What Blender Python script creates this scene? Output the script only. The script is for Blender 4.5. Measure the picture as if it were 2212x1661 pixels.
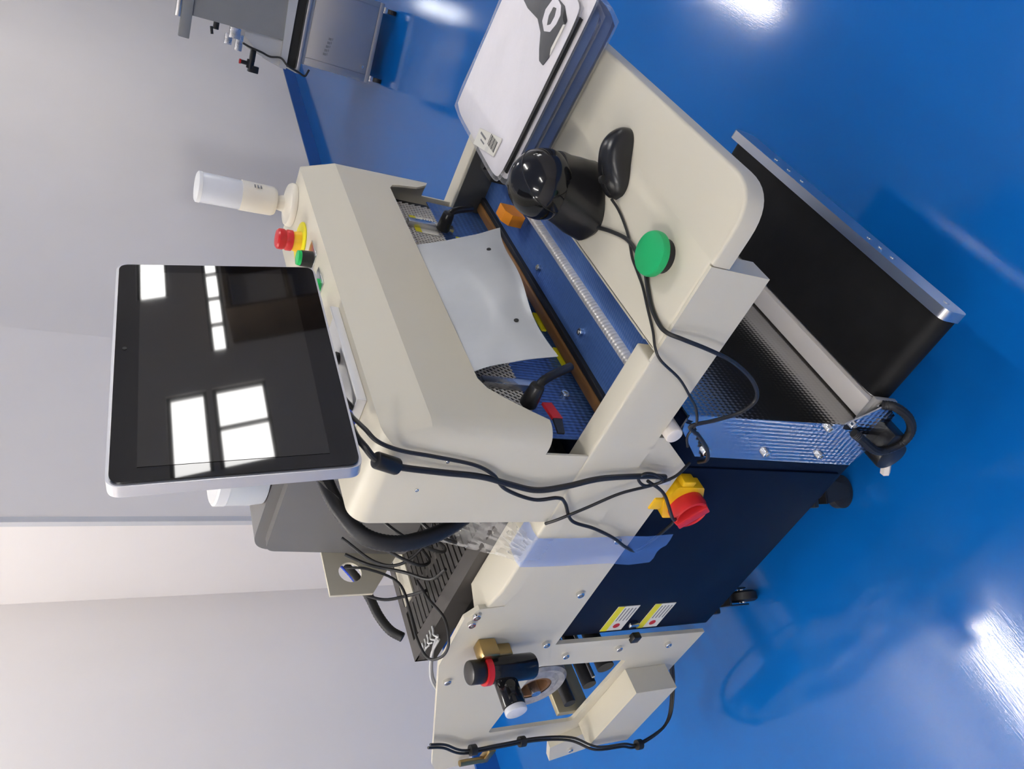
import bpy, bmesh, math, random
from mathutils import Vector, Matrix, noise
from mathutils.geometry import tessellate_polygon
random.seed(7)
for o in list(bpy.data.objects): bpy.data.objects.remove(o)
S = bpy.context.scene
COL = S.collection

# ------------------------------------------------------------------ camera
def aim_camera():
    yaw, pitch, roll, f = math.radians(51.0008), math.radians(30.4104), math.radians(5.52605), 1689.35
    cy, sy = math.cos(yaw), math.sin(yaw)
    fwd = Vector((sy*math.cos(pitch), cy*math.cos(pitch), -math.sin(pitch)))
    r = Vector((cy, -sy, 0)); u = r.cross(fwd)
    r2 = math.cos(roll)*r + math.sin(roll)*u
    u2 = -math.sin(roll)*r + math.cos(roll)*u
    cd = bpy.data.cameras.new('camera'); co = bpy.data.objects.new('camera', cd); COL.objects.link(co)
    cd.sensor_fit = 'HORIZONTAL'; cd.sensor_width = 36.0; cd.lens = 36.0*f/2212.0
    cd.clip_start = 0.02; cd.clip_end = 100
    X, Y, Z = -u2, r2, -fwd                      # phone held upright, picture stored sideways
    M = Matrix((X, Y, Z)).transposed().to_4x4()
    M.translation = Vector((-0.7286, -0.2318, 1.656))
    co.matrix_world = M
    S.camera = co
aim_camera()

# ------------------------------------------------------------------ world and exposure
w = bpy.data.worlds.new('world'); S.world = w; w.use_nodes = True
w.node_tree.nodes['Background'].inputs[0].default_value = (0.75, 0.82, 0.9, 1)
w.node_tree.nodes['Background'].inputs[1].default_value = 0.6
S.view_settings.view_transform = 'Standard'; S.view_settings.look = 'None'
S.view_settings.gamma = 1.0; S.view_settings.use_curve_mapping = False
S.view_settings.exposure = 0.56
TUBE = 74.0        # ceiling tube brightness
PANE = 11.0        # daylight in the window panes

# ------------------------------------------------------------------ materials
MATS = {}
def mat(name, col, rough=0.5, metal=0.0, var=0.0, vscale=8.0, bump=0.0, bscale=200.0, coat=0.0, spec=0.5,
        emit=None, estr=0.0, trans=0.0, alpha=1.0, ior=1.45, stretch=None, rvar=0.0):
    m = bpy.data.materials.new(name); m.use_nodes = True
    nt = m.node_tree; n = nt.nodes; l = nt.links; b = n['Principled BSDF']
    b.inputs['Base Color'].default_value = (*col, 1); b.inputs['Roughness'].default_value = rough
    b.inputs['Metallic'].default_value = metal; b.inputs['Specular IOR Level'].default_value = spec
    b.inputs['Coat Weight'].default_value = coat; b.inputs['Coat Roughness'].default_value = 0.08
    b.inputs['Transmission Weight'].default_value = trans; b.inputs['Alpha'].default_value = alpha
    b.inputs['IOR'].default_value = ior
    if emit: b.inputs['Emission Color'].default_value = (*emit, 1); b.inputs['Emission Strength'].default_value = estr
    tc = n.new('ShaderNodeTexCoord'); src = tc.outputs['Object']
    if stretch:
        mp = n.new('ShaderNodeMapping'); mp.inputs['Scale'].default_value = stretch
        l.new(src, mp.inputs['Vector']); src = mp.outputs['Vector']
    if var or rvar:
        t = n.new('ShaderNodeTexNoise'); t.inputs['Scale'].default_value = vscale; t.inputs['Detail'].default_value = 4
        l.new(src, t.inputs['Vector'])
        if var:
            cr = n.new('ShaderNodeValToRGB')
            cr.color_ramp.elements[0].position = 0.3; cr.color_ramp.elements[1].position = 0.7
            cr.color_ramp.elements[0].color = tuple(max(0, c*(1-var)) for c in col) + (1,)
            cr.color_ramp.elements[1].color = tuple(min(1, c*(1+var)) for c in col) + (1,)
            l.new(t.outputs['Fac'], cr.inputs['Fac']); l.new(cr.outputs['Color'], b.inputs['Base Color'])
        if rvar:
            mr = n.new('ShaderNodeMapRange'); mr.inputs['To Min'].default_value = max(0, rough-rvar); mr.inputs['To Max'].default_value = rough+rvar
            l.new(t.outputs['Fac'], mr.inputs['Value']); l.new(mr.outputs['Result'], b.inputs['Roughness'])
    if bump:
        t = n.new('ShaderNodeTexNoise'); t.inputs['Scale'].default_value = bscale; t.inputs['Detail'].default_value = 3
        l.new(src, t.inputs['Vector'])
        bp = n.new('ShaderNodeBump'); bp.inputs['Strength'].default_value = bump; bp.inputs['Distance'].default_value = 0.002
        l.new(t.outputs['Fac'], bp.inputs['Height']); l.new(bp.outputs['Normal'], b.inputs['Normal'])
    MATS[name] = m
    return m

def embossed(name, col, rough, ax, ay, pitch=0.0055, strength=0.9, metal=1.0, dist=0.0012):
    """stainless sheet with a pressed lozenge pattern running in the axes ax, ay"""
    m = mat(name, col, rough, metal); nt = m.node_tree; n = nt.nodes; l = nt.links; b = n['Principled BSDF']
    tc = n.new('ShaderNodeTexCoord'); sp = n.new('ShaderNodeSeparateXYZ'); l.new(tc.outputs['Object'], sp.inputs[0])
    def mth(op, a, c=None, v=None):
        q = n.new('ShaderNodeMath'); q.operation = op; l.new(a, q.inputs[0])
        if c is not None: l.new(c, q.inputs[1])
        if v is not None: q.inputs[1].default_value = v
        return q.outputs[0]
    k = math.pi/pitch
    A, B = sp.outputs['XYZ'.index(ax)], sp.outputs['XYZ'.index(ay)]
    s1 = mth('SINE', mth('MULTIPLY', mth('ADD', A, mth('MULTIPLY', B, v=0.6)), v=k))
    s2 = mth('SINE', mth('MULTIPLY', mth('SUBTRACT', A, mth('MULTIPLY', B, v=0.6)), v=k))
    h = mth('MULTIPLY', s1, s2)
    bp = n.new('ShaderNodeBump'); bp.inputs['Strength'].default_value = strength; bp.inputs['Distance'].default_value = dist
    l.new(h, bp.inputs['Height']); l.new(bp.outputs['Normal'], b.inputs['Normal'])
    return m

CREAM = mat('cream_paint', (0.62, 0.58, 0.465), 0.42, bump=0.05, bscale=900, var=0.015, vscale=3)
NAVY = mat('navy_paint', (0.0035, 0.0075, 0.022), 0.45, spec=0.12, bump=0.06, bscale=900)
FLOOR = mat('blue_epoxy', (0.003, 0.115, 0.42), 0.10, bump=0.045, bscale=320, var=0.10, vscale=0.9, spec=0.6, rvar=0.03, stretch=(0.10, 1, 1))
SKIRT = mat('blue_skirting', (0.008, 0.075, 0.30), 0.3, var=0.06, vscale=4)
WALL = mat('white_wall', (0.80, 0.755, 0.715), 0.75, bump=0.03, bscale=60, var=0.02, vscale=1.3)
CEIL = mat('white_ceiling', (0.80, 0.80, 0.80), 0.9, bump=0.04, bscale=40)
GUARD = mat('grey_corner_guard', (0.55, 0.55, 0.56), 0.5, var=0.03)
ALU = mat('brushed_aluminium', (0.72, 0.71, 0.70), 0.30, 1.0, bump=0.05, bscale=300, stretch=(0.05, 1, 1))
ALUW = mat('white_aluminium', (0.74, 0.69, 0.63), 0.45, 0.0, bump=0.03, bscale=500)
STEEL = mat('stainless', (0.62, 0.62, 0.62), 0.28, 1.0, rvar=0.06, vscale=30)
CHROME = mat('bolt_steel', (0.72, 0.71, 0.69), 0.22, 1.0, rvar=0.05, vscale=200)
BELT = mat('black_belt', (0.007, 0.007, 0.007), 0.6, spec=0.25, bump=0.08, bscale=700, var=0.25, vscale=18)
RUBBER = mat('black_rubber', (0.012, 0.012, 0.013), 0.5, bump=0.05, bscale=400)
BLACKP = mat('black_plastic', (0.010, 0.010, 0.011), 0.30, bump=0.03, bscale=900)
GLOSSB = mat('gloss_black', (0.006, 0.006, 0.007), 0.10, rvar=0.04, vscale=20)
CABLE = mat('black_cable', (0.016, 0.016, 0.017), 0.42, rvar=0.05, vscale=60)
GREY = mat('printer_grey', (0.165, 0.16, 0.155), 0.42, bump=0.06, bscale=700)
DARKG = mat('vent_grey', (0.055, 0.05, 0.047), 0.5, bump=0.04, bscale=500)
DARK = mat('dark_interior', (0.012, 0.012, 0.011), 0.7, var=0.1)
INNER = mat('inside_and_shade_grey', (0.05, 0.05, 0.045), 0.6, var=0.1)  # dark grey for inside panels; on the right beam's sheet it paints shade
RED = mat('red_plastic', (0.55, 0.018, 0.022), 0.33, var=0.03)
YEL = mat('yellow_plastic', (0.85, 0.50, 0.01), 0.4, var=0.03)
YELL = mat('yellow_label', (0.80, 0.72, 0.02), 0.45, var=0.03)
GREEN = mat('green_plastic', (0.008, 0.36, 0.115), 0.42, var=0.02)
GREENL = mat('green_lens', (0.01, 0.50, 0.10), 0.2, var=0.03)
ORANGE = mat('orange_plastic', (0.80, 0.27, 0.015), 0.4, var=0.04)
IVORY = mat('ivory_plastic', (0.74, 0.70, 0.60), 0.38, var=0.01)
LENS = mat('frosted_lens', (0.78, 0.80, 0.84), 0.25, trans=0.25, var=0.01)
WHITE = mat('white_plastic', (0.78, 0.78, 0.77), 0.4, var=0.01)
TUBM = mat('milky_plastic', (0.80, 0.83, 0.84), 0.3, trans=0.2, var=0.01)
SILV = mat('silver_frame', (0.62, 0.62, 0.64), 0.30, 0.8, rvar=0.05, vscale=40)
GLASS = mat('screen_glass', (0.004, 0.004, 0.005), 0.025, rvar=0.01, vscale=5, spec=0.65)
DISP = mat('display_area', (0.014, 0.013, 0.012), 0.03, rvar=0.01, vscale=5, spec=0.9)
BRONZE = mat('ptfe_tape', (0.20, 0.095, 0.028), 0.32, var=0.15, vscale=14, stretch=(1, 8, 8))
MAILER = mat('grey_poly_mailer', (0.43, 0.45, 0.465), 0.28, var=0.06, vscale=9, bump=0.5, bscale=14)
FABW = mat('white_fabric', (0.76, 0.73, 0.75), 0.8, bump=0.15, bscale=500, var=0.03)
FABN = mat('navy_fabric', (0.015, 0.05, 0.16), 0.7, bump=0.15, bscale=300, var=0.2)
FABK = mat('black_fabric', (0.010, 0.010, 0.011), 0.7, bump=0.15, bscale=500, var=0.1)
PAPER = mat('paper_label', (0.72, 0.70, 0.62), 0.6, var=0.03)
INK = mat('black_ink', (0.02, 0.02, 0.02), 0.6, var=0.1)
INKG = mat('grey_ink', (0.20, 0.20, 0.20), 0.6, var=0.1)
BRASS = mat('brass', (0.42, 0.30, 0.13), 0.3, 1.0, rvar=0.05, vscale=60)
GOLDB = mat('champagne_bar', (0.42, 0.37, 0.24), 0.4, 0.4, var=0.05)
CARD = mat('cardboard', (0.20, 0.10, 0.045), 0.8, var=0.2, vscale=40)
ROLLM = mat('film_roll_edge', (0.36, 0.35, 0.34), 0.4, 0.3, var=0.25, vscale=60)
BLUEW = mat('blue_wire', (0.01, 0.05, 0.5), 0.4, var=0.05)
BGST = mat('brushed_steel_panel', (0.42, 0.41, 0.405), 0.40, 0.9, bump=0.05, bscale=90, stretch=(1, 1, 12))
BGPAINT = mat('grey_machine_paint', (0.24, 0.24, 0.235), 0.45, var=0.03)
BGLIGHT = mat('pale_machine_paint', (0.50, 0.50, 0.49), 0.45, var=0.03)
TUBEM = mat('led_tube', (0.9, 0.9, 0.9), 0.5, emit=(1.0, 0.955, 0.90), estr=TUBE)
PANEM = mat('daylight_pane', (0.9, 0.9, 0.9), 0.3, emit=(1.0, 0.985, 0.96), estr=PANE)
PANEF = mat('frosted_pane', (0.9, 0.9, 0.9), 0.5, emit=(0.95, 0.98, 1.0), estr=5.0)
MESHW = mat('mesh_wire', (0.88, 0.85, 0.81), 0.35, 0.3, var=0.05, vscale=80)
FRAMEM = mat('window_frame', (0.10, 0.10, 0.10), 0.5, var=0.05)
CURT = mat('teal_curtain', (0.03, 0.09, 0.11), 0.8, var=0.2, vscale=3)
WOOD = mat('brown_shelving', (0.16, 0.10, 0.05), 0.6, var=0.3, vscale=6)
# embossed stainless, one per sheet direction
EMB_XZ = embossed('embossed_steel_chute', (0.40, 0.40, 0.40), 0.16, 'X', 'Z', 0.0075, 0.10)
EMB_YZ = embossed('embossed_steel_guard', (0.50, 0.53, 0.58), 0.16, 'Y', 'Z', 0.0085, 0.16)
EMB_XY = embossed('blue_steel_jaw', (0.10, 0.21, 0.52), 0.32, 'X', 'Y', 0.0062, 0.30, metal=0.55)  # steel base colour tinted blue
EMB_XZF = embossed('blue_steel_back', (0.10, 0.21, 0.52), 0.32, 'X', 'Z', 0.0075, 0.6, metal=0.55)  # same blue tint for the upright sheet
EMB_BR = embossed('bright_embossed_steel', (0.90, 0.87, 0.83), 0.35, 'X', 'Z', 0.0095, 1.0, dist=0.004, metal=0.25)
EMB_BY = embossed('bright_embossed_ridge', (0.92, 0.88, 0.82), 0.42, 'X', 'Y', 0.0085, 0.9, dist=0.003, metal=0.35)

def film_mat(name, col, opaq, rough=0.12, bump=0.5, bscale=40):
    m = mat(name, col, rough, bump=bump, bscale=bscale); nt = m.node_tree; n = nt.nodes; l = nt.links
    b = n['Principled BSDF']; out = n['Material Output']
    tr = n.new('ShaderNodeBsdfTransparent'); mx = n.new('ShaderNodeMixShader')
    fr = n.new('ShaderNodeLayerWeight'); fr.inputs[0].default_value = 0.5
    pw = n.new('ShaderNodeMath'); pw.operation = 'POWER'; pw.inputs[1].default_value = 3.0
    ad = n.new('ShaderNodeMath'); ad.operation = 'MULTIPLY_ADD'; ad.inputs[1].default_value = 0.5; ad.inputs[2].default_value = opaq; ad.use_clamp = True
    bp = [x for x in n if x.type == 'BUMP']
    if bp: l.new(bp[0].outputs['Normal'], fr.inputs['Normal'])
    l.new(fr.outputs['Facing'], pw.inputs[0]); l.new(pw.outputs[0], ad.inputs[0]); l.new(ad.outputs[0], mx.inputs[0])
    l.new(tr.outputs[0], mx.inputs[1]); l.new(b.outputs[0], mx.inputs[2]); l.new(mx.outputs[0], out.inputs['Surface'])
    b.inputs['Specular IOR Level'].default_value = 1.0
    return m
CLEAR = film_mat('clear_poly', (0.85, 0.85, 0.86), 0.05, 0.08, 1.0, 26)
CLEARB = film_mat('clear_bag_scrap', (0.85, 0.84, 0.82), 0.22, 0.15, 1.0, 40)
BLUEF = film_mat('blue_protective_film', (0.13, 0.30, 0.82), 0.34, 0.12, 0.3, 20)

# ------------------------------------------------------------------ mesh helpers
def newbm(): return bmesh.new()
def box(bm, x0, x1, y0, y1, z0, z1, bev=0.0, seg=2):
    vs = bmesh.ops.create_cube(bm, size=1)['verts']
    for v in vs:
        v.co = Vector((x0 if v.co.x < 0 else x1, y0 if v.co.y < 0 else y1, z0 if v.co.z < 0 else z1))
    if bev:
        es = list({e for v in vs for e in v.link_edges})
        bmesh.ops.bevel(bm, geom=es, offset=bev, segments=seg, affect='EDGES', profile=0.5)
    return bm
def cyl(bm, p0, p1, r0, r1=None, seg=24, caps=True, bev=0.0):
    p0, p1 = Vector(p0), Vector(p1); r1 = r0 if r1 is None else r1
    d = p1-p0; q = d.to_track_quat('Z', 'Y').to_matrix()
    prof = [(0, 0.0, r0), (0, 1.0, r1)]
    rings = []
    L = d.length
    pts = [(0, r0), (L, r1)]
    if bev: pts = [(0, r0-bev), (bev*0.3, r0-bev*0.3), (bev, r0), (L-bev, r1), (L-bev*0.3, r1-bev*0.3), (L, r1-bev)]
    return lathe(bm, pts, p0, q, seg, caps)
def lathe(bm, pts, origin, rot=None, seg=24, caps=True):
    """pts: (height, radius) along local z"""
    origin = Vector(origin); rot = rot or Matrix.Identity(3)
    rings = []
    for h, r in pts:
        rings.append([bm.verts.new(origin + rot @ Vector((r*math.cos(2*math.pi*i/seg), r*math.sin(2*math.pi*i/seg), h))) for i in range(seg)])
    for a, b in zip(rings, rings[1:]):
        for i in range(seg):
            bm.faces.new((a[i], a[(i+1) % seg], b[(i+1) % seg], b[i]))
    if caps:
        bm.faces.new(rings[0][::-1]); bm.faces.new(rings[-1])
    return bm
def crom(pts, n=8):
    P = [Vector(p) for p in pts]; P = [2*P[0]-P[1]] + P + [2*P[-1]-P[-2]]; out = []
    for i in range(1, len(P)-2):
        a, b, c, d = P[i-1:i+3]
        for k in range(n):
            t = k/n
            out.append(0.5*((2*b)+(c-a)*t+(2*a-5*b+4*c-d)*t*t+(3*b-a-3*c+d)*t**3))
    out.append(P[-2]); return out
def tube(bm, pts, r, seg=8, n=8, smooth=True, ribs=0.0):
    P = crom(pts, n) if smooth else [Vector(p) for p in pts]
    rings = []; up = Vector((0.13, 0.27, 0.95)).normalized(); N = None
    for i, p in enumerate(P):
        t = (P[min(i+1, len(P)-1)]-P[max(i-1, 0)]).normalized()
        if N is None: N = (up - t*up.dot(t)).normalized()
        else: N = (N - t*N.dot(t)).normalized()
        B = t.cross(N); rr = r*(1 + (ribs if i % 2 else 0))
        rings.append([bm.verts.new(p + rr*(math.cos(2*math.pi*k/seg)*N + math.sin(2*math.pi*k/seg)*B)) for k in range(seg)])
    for a, b in zip(rings, rings[1:]):
        for k in range(seg): bm.faces.new((a[k], a[(k+1) % seg], b[(k+1) % seg], b[k]))
    bm.faces.new(rings[0][::-1]); bm.faces.new(rings[-1])
    return bm
def plate(bm, loops, axis, a, b):
    """flat plate cut from loops (outer, hole, hole...) of 2-D points, thickness a..b along axis"""
    def co(p, v):
        return {'x': (v, p[0], p[1]), 'y': (p[0], v, p[1]), 'z': (p[0], p[1], v)}[axis]
    flat = [p for lp in loops for p in lp]
    tris = tessellate_polygon([[Vector((p[0], p[1], 0)) for p in lp] for lp in loops])
    A = [bm.verts.new(co(p, a)) for p in flat]; B = [bm.verts.new(co(p, b)) for p in flat]
    for t in tris:
        try:
            bm.faces.new([A[i] for i in t]); bm.faces.new([B[i] for i in reversed(t)])
        except ValueError: pass
    k = 0
    for lp in loops:
        m = len(lp)
        for i in range(m): bm.faces.new((A[k+i], A[k+(i+1) % m], B[k+(i+1) % m], B[k+i]))
        k += m
    bmesh.ops.recalc_face_normals(bm, faces=bm.faces)
    return bm
def rounded(poly, rads, seg=6):
    out = []; n = len(poly)
    for i, p in enumerate(poly):
        r = rads[i] if isinstance(rads, (list, tuple)) else rads
        p = Vector(p).to_2d() if len(p) > 2 else Vector(p)
        a = (Vector(poly[i-1])-p); b = (Vector(poly[(i+1) % n])-p)
        if r <= 0: out.append((p.x, p.y)); continue
        a.normalize(); b.normalize()
        ang = a.angle(b); t = r/math.tan(ang/2); s, e = p+a*t, p+b*t
        for k in range(seg+1):
            u = k/seg; q = (1-u)**2*s + 2*u*(1-u)*p + u*u*e; out.append((q.x, q.y))
    return out
def arc(cx, cy, r, a0, a1, n=12): return [(cx+r*math.cos(math.radians(a0+(a1-a0)*i/n)), cy+r*math.sin(math.radians(a0+(a1-a0)*i/n))) for i in range(n+1)]

WL = {}
def finish(bm, name, m, smooth=35):
    me = bpy.data.meshes.new(name)
    bmesh.ops.recalc_face_normals(bm, faces=bm.faces)
    bm.to_mesh(me); bm.free()
    if smooth:
        me.polygons.foreach_set('use_smooth', [True]*len(me.polygons))
        try: me.set_sharp_from_angle(angle=math.radians(smooth))
        except Exception: pass
    me.materials.append(m); return me
def part(name, bm, m, parent, label=None, at=(0, 0, 0), rot=None, smooth=35, kind=None):
    me = bm if isinstance(bm, bpy.types.Mesh) else finish(bm, name, m, smooth)
    o = bpy.data.objects.new(name, me); COL.objects.link(o)
    o.parent = parent; L = WL.get(parent.name, Vector((0, 0, 0))) if parent else Vector((0, 0, 0))
    o.location = Vector(at)-L
    if rot: o.rotation_euler = rot
    WL[o.name] = Vector(at)
    if label: o['label'] = label
    if kind: o['kind'] = kind
    return o
def thing(name, label, cat, loc=(0, 0, 0), group=None):
    o = bpy.data.objects.new(name, None); COL.objects.link(o); o.empty_display_size = 0.05
    o.location = loc; o['label'] = label; o['category'] = cat; WL[o.name] = Vector(loc)
    if group: o['group'] = group
    return o
def solo(name, bm, m, label, cat, group=None, smooth=35):
    me = finish(bm, name, m, smooth); o = bpy.data.objects.new(name, me); COL.objects.link(o)
    o['label'] = label; o['category'] = cat; WL[o.name] = Vector((0, 0, 0))
    if group: o['group'] = group
    return o
def struct(name, bm, m, parent=None, smooth=35):
    me = finish(bm, name, m, smooth); o = bpy.data.objects.new(name, me); COL.objects.link(o)
    if parent: o.parent = parent
    else: o['kind'] = 'structure'
    WL[o.name] = Vector((0, 0, 0)); return o
def carve(bm_base, cutters, mode='DIFFERENCE'):
    """boolean the cutter bmeshes out of the base, return a bmesh"""
    def tmp(b):
        me = bpy.data.meshes.new('tmp'); bmesh.ops.recalc_face_normals(b, faces=b.faces); b.to_mesh(me); b.free()
        o = bpy.data.objects.new('tmp', me); COL.objects.link(o); return o
    base = tmp(bm_base); cs = [tmp(c) for c in cutters]
    for c in cs:
        md = base.modifiers.new('b', 'BOOLEAN'); md.object = c; md.operation = mode; md.solver = 'EXACT'
    dg = bpy.context.evaluated_depsgraph_get(); dg.update()
    me = bpy.data.meshes.new_from_object(base.evaluated_get(dg))
    out = bmesh.new(); out.from_mesh(me)
    for o in [base]+cs: bpy.data.objects.remove(o)
    return out

# ------------------------------------------------------------------ the room
def wy(x): return 2.632-0.0525*x              # the long back wall stands 3 degrees off the machine's axis
X0, X1, YF, ZC = -4.0, 9.0, -4.0, 3.05
bm = newbm(); box(bm, X0-0.1, X1+0.1, YF-0.1, 3.1, -0.1, 0.0); struct('floor', bm, FLOOR)
bm = newbm(); box(bm, X0-0.1, X1+0.1, YF-0.1, 3.1, ZC, ZC+0.1); struct('ceiling', bm, CEIL)
bm = newbm(); plate(bm, [[(X0, wy(X0)), (X1, wy(X1)), (X1, wy(X1)+0.12), (X0, wy(X0)+0.12)]], 'z', 0.0, ZC); struct('wall_back', bm, WALL)
bm = newbm(); plate(bm, [[(X0, wy(X0)-0.012), (1.20, wy(1.20)-0.012), (1.20, wy(1.20)), (X0, wy(X0))]], 'z', 0.0, 0.10)
plate(bm, [[(2.24, wy(2.24)-0.012), (X1, wy(X1)-0.012), (X1, wy(X1)), (2.24, wy(2.24))]], 'z', 0.0, 0.10); struct('baseboard_back', bm, SKIRT)
bm = newbm(); box(bm, 1.215, 2.225, 2.115, wy(1.2)-0.001, 0.0, ZC); struct('wall_column', bm, WALL)
bm = newbm(); box(bm, 1.203, 2.237, 2.103, wy(2.3)-0.02, 0.0, 0.10); struct('baseboard_column', bm, SKIRT)
bm = newbm(); box(bm, 1.209, 1.232, 2.109, 2.132, 0.10, 2.2); struct('trim_1', bm, GUARD)
bm = newbm(); box(bm, X0-0.1, X0, YF, wy(X0)+0.1, 0, ZC); struct('wall_left', bm, WALL)

def walled(name, loops, axis, a, b):
    bm = newbm(); plate(bm, loops, axis, a, b); return struct(name, bm, WALL)
# front wall (behind the camera) with its windows, seen only in the glass of the screen
fw = [(4.15, 5.2, 2.06, 2.42), (4.15, 5.2, 1.52, 2.01), (5.75, 7.6, 1.80, 1.98), (6.8, 7.7, 2.34, 2.66)]
walled('wall_front', [[(X0, 0), (X1, 0), (X1, ZC), (X0, ZC)]] + [[(a, c), (b, c), (b, d), (a, d)] for a, b, c, d in fw], 'y', YF-0.12, YF)
rw = [(1.78, 2.02, 1.75, 2.4)]
walled('wall_right', [[(YF, 0), (wy(X1)+0.1, 0), (wy(X1)+0.1, ZC), (YF, ZC)]] + [[(a, c), (b, c), (b, d), (a, d)] for a, b, c, d in rw], 'x', X1, X1+0.12)
wi = 1
def window(a, b, c, d, axis, v, t, nx, nz, pm=None):
    global wi
    fr = newbm(); e = 0.035
    def bx(p0, p1, q0, q1, t0, t1):
        if axis == 'y': box(fr, p0, p1, t0, t1, q0, q1)
        else: box(fr, t0, t1, p0, p1, q0, q1)
    bx(a, b, c, c+e, v-t, v); bx(a, b, d-e, d, v-t, v); bx(a, a+e, c+e, d-e, v-t, v); bx(b-e, b, c+e, d-e, v-t, v)
    for i in range(1, nx): x = a+(b-a)*i/nx; bx(x-e/2, x+e/2, c+e, d-e, v-t, v)
    for i in range(1, nz): z = c+(d-c)*i/nz; bx(a+e, b-e, z-e/2, z+e/2, v-t+0.002, v-0.002)
    o = struct('window_%d' % wi, fr, FRAMEM); wi += 1
    for i in range(nx):
        for k in range(nz):
            p = newbm(); x0, x1 = a+(b-a)*i/nx+0.005, a+(b-a)*(i+1)/nx-0.005; z0, z1 = c+(d-c)*k/nz+0.005, c+(d-c)*(k+1)/nz-0.005
            m_ = (v-t*0.7, v-t*0.5)
            if axis == 'y': box(p, x0, x1, m_[0], m_[1], z0, z1)
            else: box(p, m_[0], m_[1], x0, x1, z0, z1)
            part('pane', p, pm or PANEM, o)
window(*fw[0], 'y', YF-0.02, 0.06, 1, 1)
window(*fw[1], 'y', YF-0.02, 0.06, 2, 1)
window(*fw[2], 'y', YF-0.02, 0.06, 4, 1)
window(*fw[3], 'y', YF-0.02, 0.06, 1, 1)
window(*rw[0], 'x', X1+0.08, 0.06, 1, 2, PANEF)

# ceiling tubes and added fill tubes
def ceiling_and_fill_light(x, y, lab):
    t = thing('ceiling_and_fill_light', lab, 'ceiling light', (x, y, ZC), 'ceiling tube lights and added fill tubes')
    b = newbm(); box(b, x-0.62, x+0.62, y-0.05, y+0.05, ZC-0.03, ZC, 0.006); part('housing', b, WHITE, t)
    b = newbm(); cyl(b, (x-0.6, y, ZC-0.055), (x+0.6, y, ZC-0.055), 0.024, seg=12); part('tube', b, TUBEM, t)
for x, y in [(0.03, 2.19), (5.30, 0.13), (-1.9, 0.4), (-1.9, -1.5), (1.65, -0.75), (-2.6, 2.1)]:  # tubes without floor glare are unseen, added to brighten column face and hood side
    ceiling_and_fill_light(x, y, 'white LED tube in a slim batten, on the ceiling or added as unseen fill')

# things along the front wall that the screen mirrors
t = thing('storage_shelf', 'tall brown storage shelf against the wall behind the photographer', 'shelf', (6.4, -3.75, 0))
for x in (5.8, 6.98): b = newbm(); box(b, x, x+0.04, -3.98, -3.55, 0, 1.75); part('upright', b, WOOD, t)
for z in (0.1, 0.6, 1.1, 1.7): b = newbm(); box(b, 5.84, 6.98, -3.98, -3.55, z, z+0.04); part('shelf_board', b, WOOD, t)
b = newbm(); pts = []
for i in range(41): pts.append((7.75+1.1*i/40, -3.9+0.04*math.sin(i*1.3)))
plate(b, [pts + [(x, y-0.01) for x, y in reversed(pts)]], 'z', 0.1, 2.2)
solo('curtain', b, CURT, 'dark teal curtain hanging in the corner behind the photographer', 'curtain')

# ------------------------------------------------------------------ bagging machine
M = thing('bagging_machine', 'cream and navy automatic bagging machine on casters', 'machine', (0.42, 0.8, 0))
# navy cabinet
b = newbm(); box(b, 0.035, 0.81, 0.405, 1.10, 0.18, 0.775, 0.004); cab = part('cabinet', b, NAVY, M)
b = newbm(); box(b, 0.030, 0.035, 0.54, 1.088, 0.20, 0.650, 0.0015); part('door', b, NAVY, cab)
# casters
wh = newbm(); lathe(wh, [(-0.014, 0.016), (-0.014, 0.031), (-0.009, 0.039), (0.009, 0.039), (0.014, 0.031), (0.014, 0.016)], (0, 0, 0), Matrix.Rotation(math.pi/2, 3, 'Y'), 28)
wh = finish(wh, 'wheel', RUBBER)
hubm = newbm(); cyl(hubm, (-0.017, 0, 0), (0.017, 0, 0), 0.010, seg=16); hubm = finish(hubm, 'hub', CHROME)
fk = newbm()
for s in (-1, 1): plate(fk, [[(-0.012, -0.008), (0.012, -0.008), (0.03, 0.075), (-0.03, 0.075)]], 'x', s*0.021-0.0015, s*0.021+0.0015)
box(fk, -0.0225, 0.0225, -0.03, 0.03, 0.072, 0.078); cyl(fk, (0, 0, 0.078), (0, 0, 0.125), 0.018, seg=16); box(fk, -0.04, 0.04, -0.04, 0.04, 0.125, 0.141, 0.004)
fk = finish(fk, 'fork', BLACKP)
for x, y, rz in [(0.085, 0.655, 0.9), (0.085, 1.07, -0.5), (0.76, 0.655, 0.3), (0.76, 1.07, 0.3)]:
    c = part('caster', fk, BLACKP, M, at=(x, y, 0.039), rot=(0, 0, rz), label='swivel caster with black wheel')
    for nm, me in (('wheel', wh), ('hub', hubm)):
        o = bpy.data.objects.new(nm, me); COL.objects.link(o); o.parent = c

# socket-head bolt shared by every screw on the frame (axis -x)
bt = newbm(); lathe(bt, [(0, 0.0085), (0.0065, 0.0085), (0.008, 0.0072), (0.008, 0.0044), (0.004, 0.0040)], (0, 0, 0), Matrix.Rotation(-math.pi/2, 3, 'Y'), 18)
BOLT = finish(bt, 'bolt', CHROME)
def bolt(p, parent, rot=None, s=1.0):
    o = part('bolt', BOLT, CHROME, parent, at=p, rot=rot); o.scale = (s, s, s); return o

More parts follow.
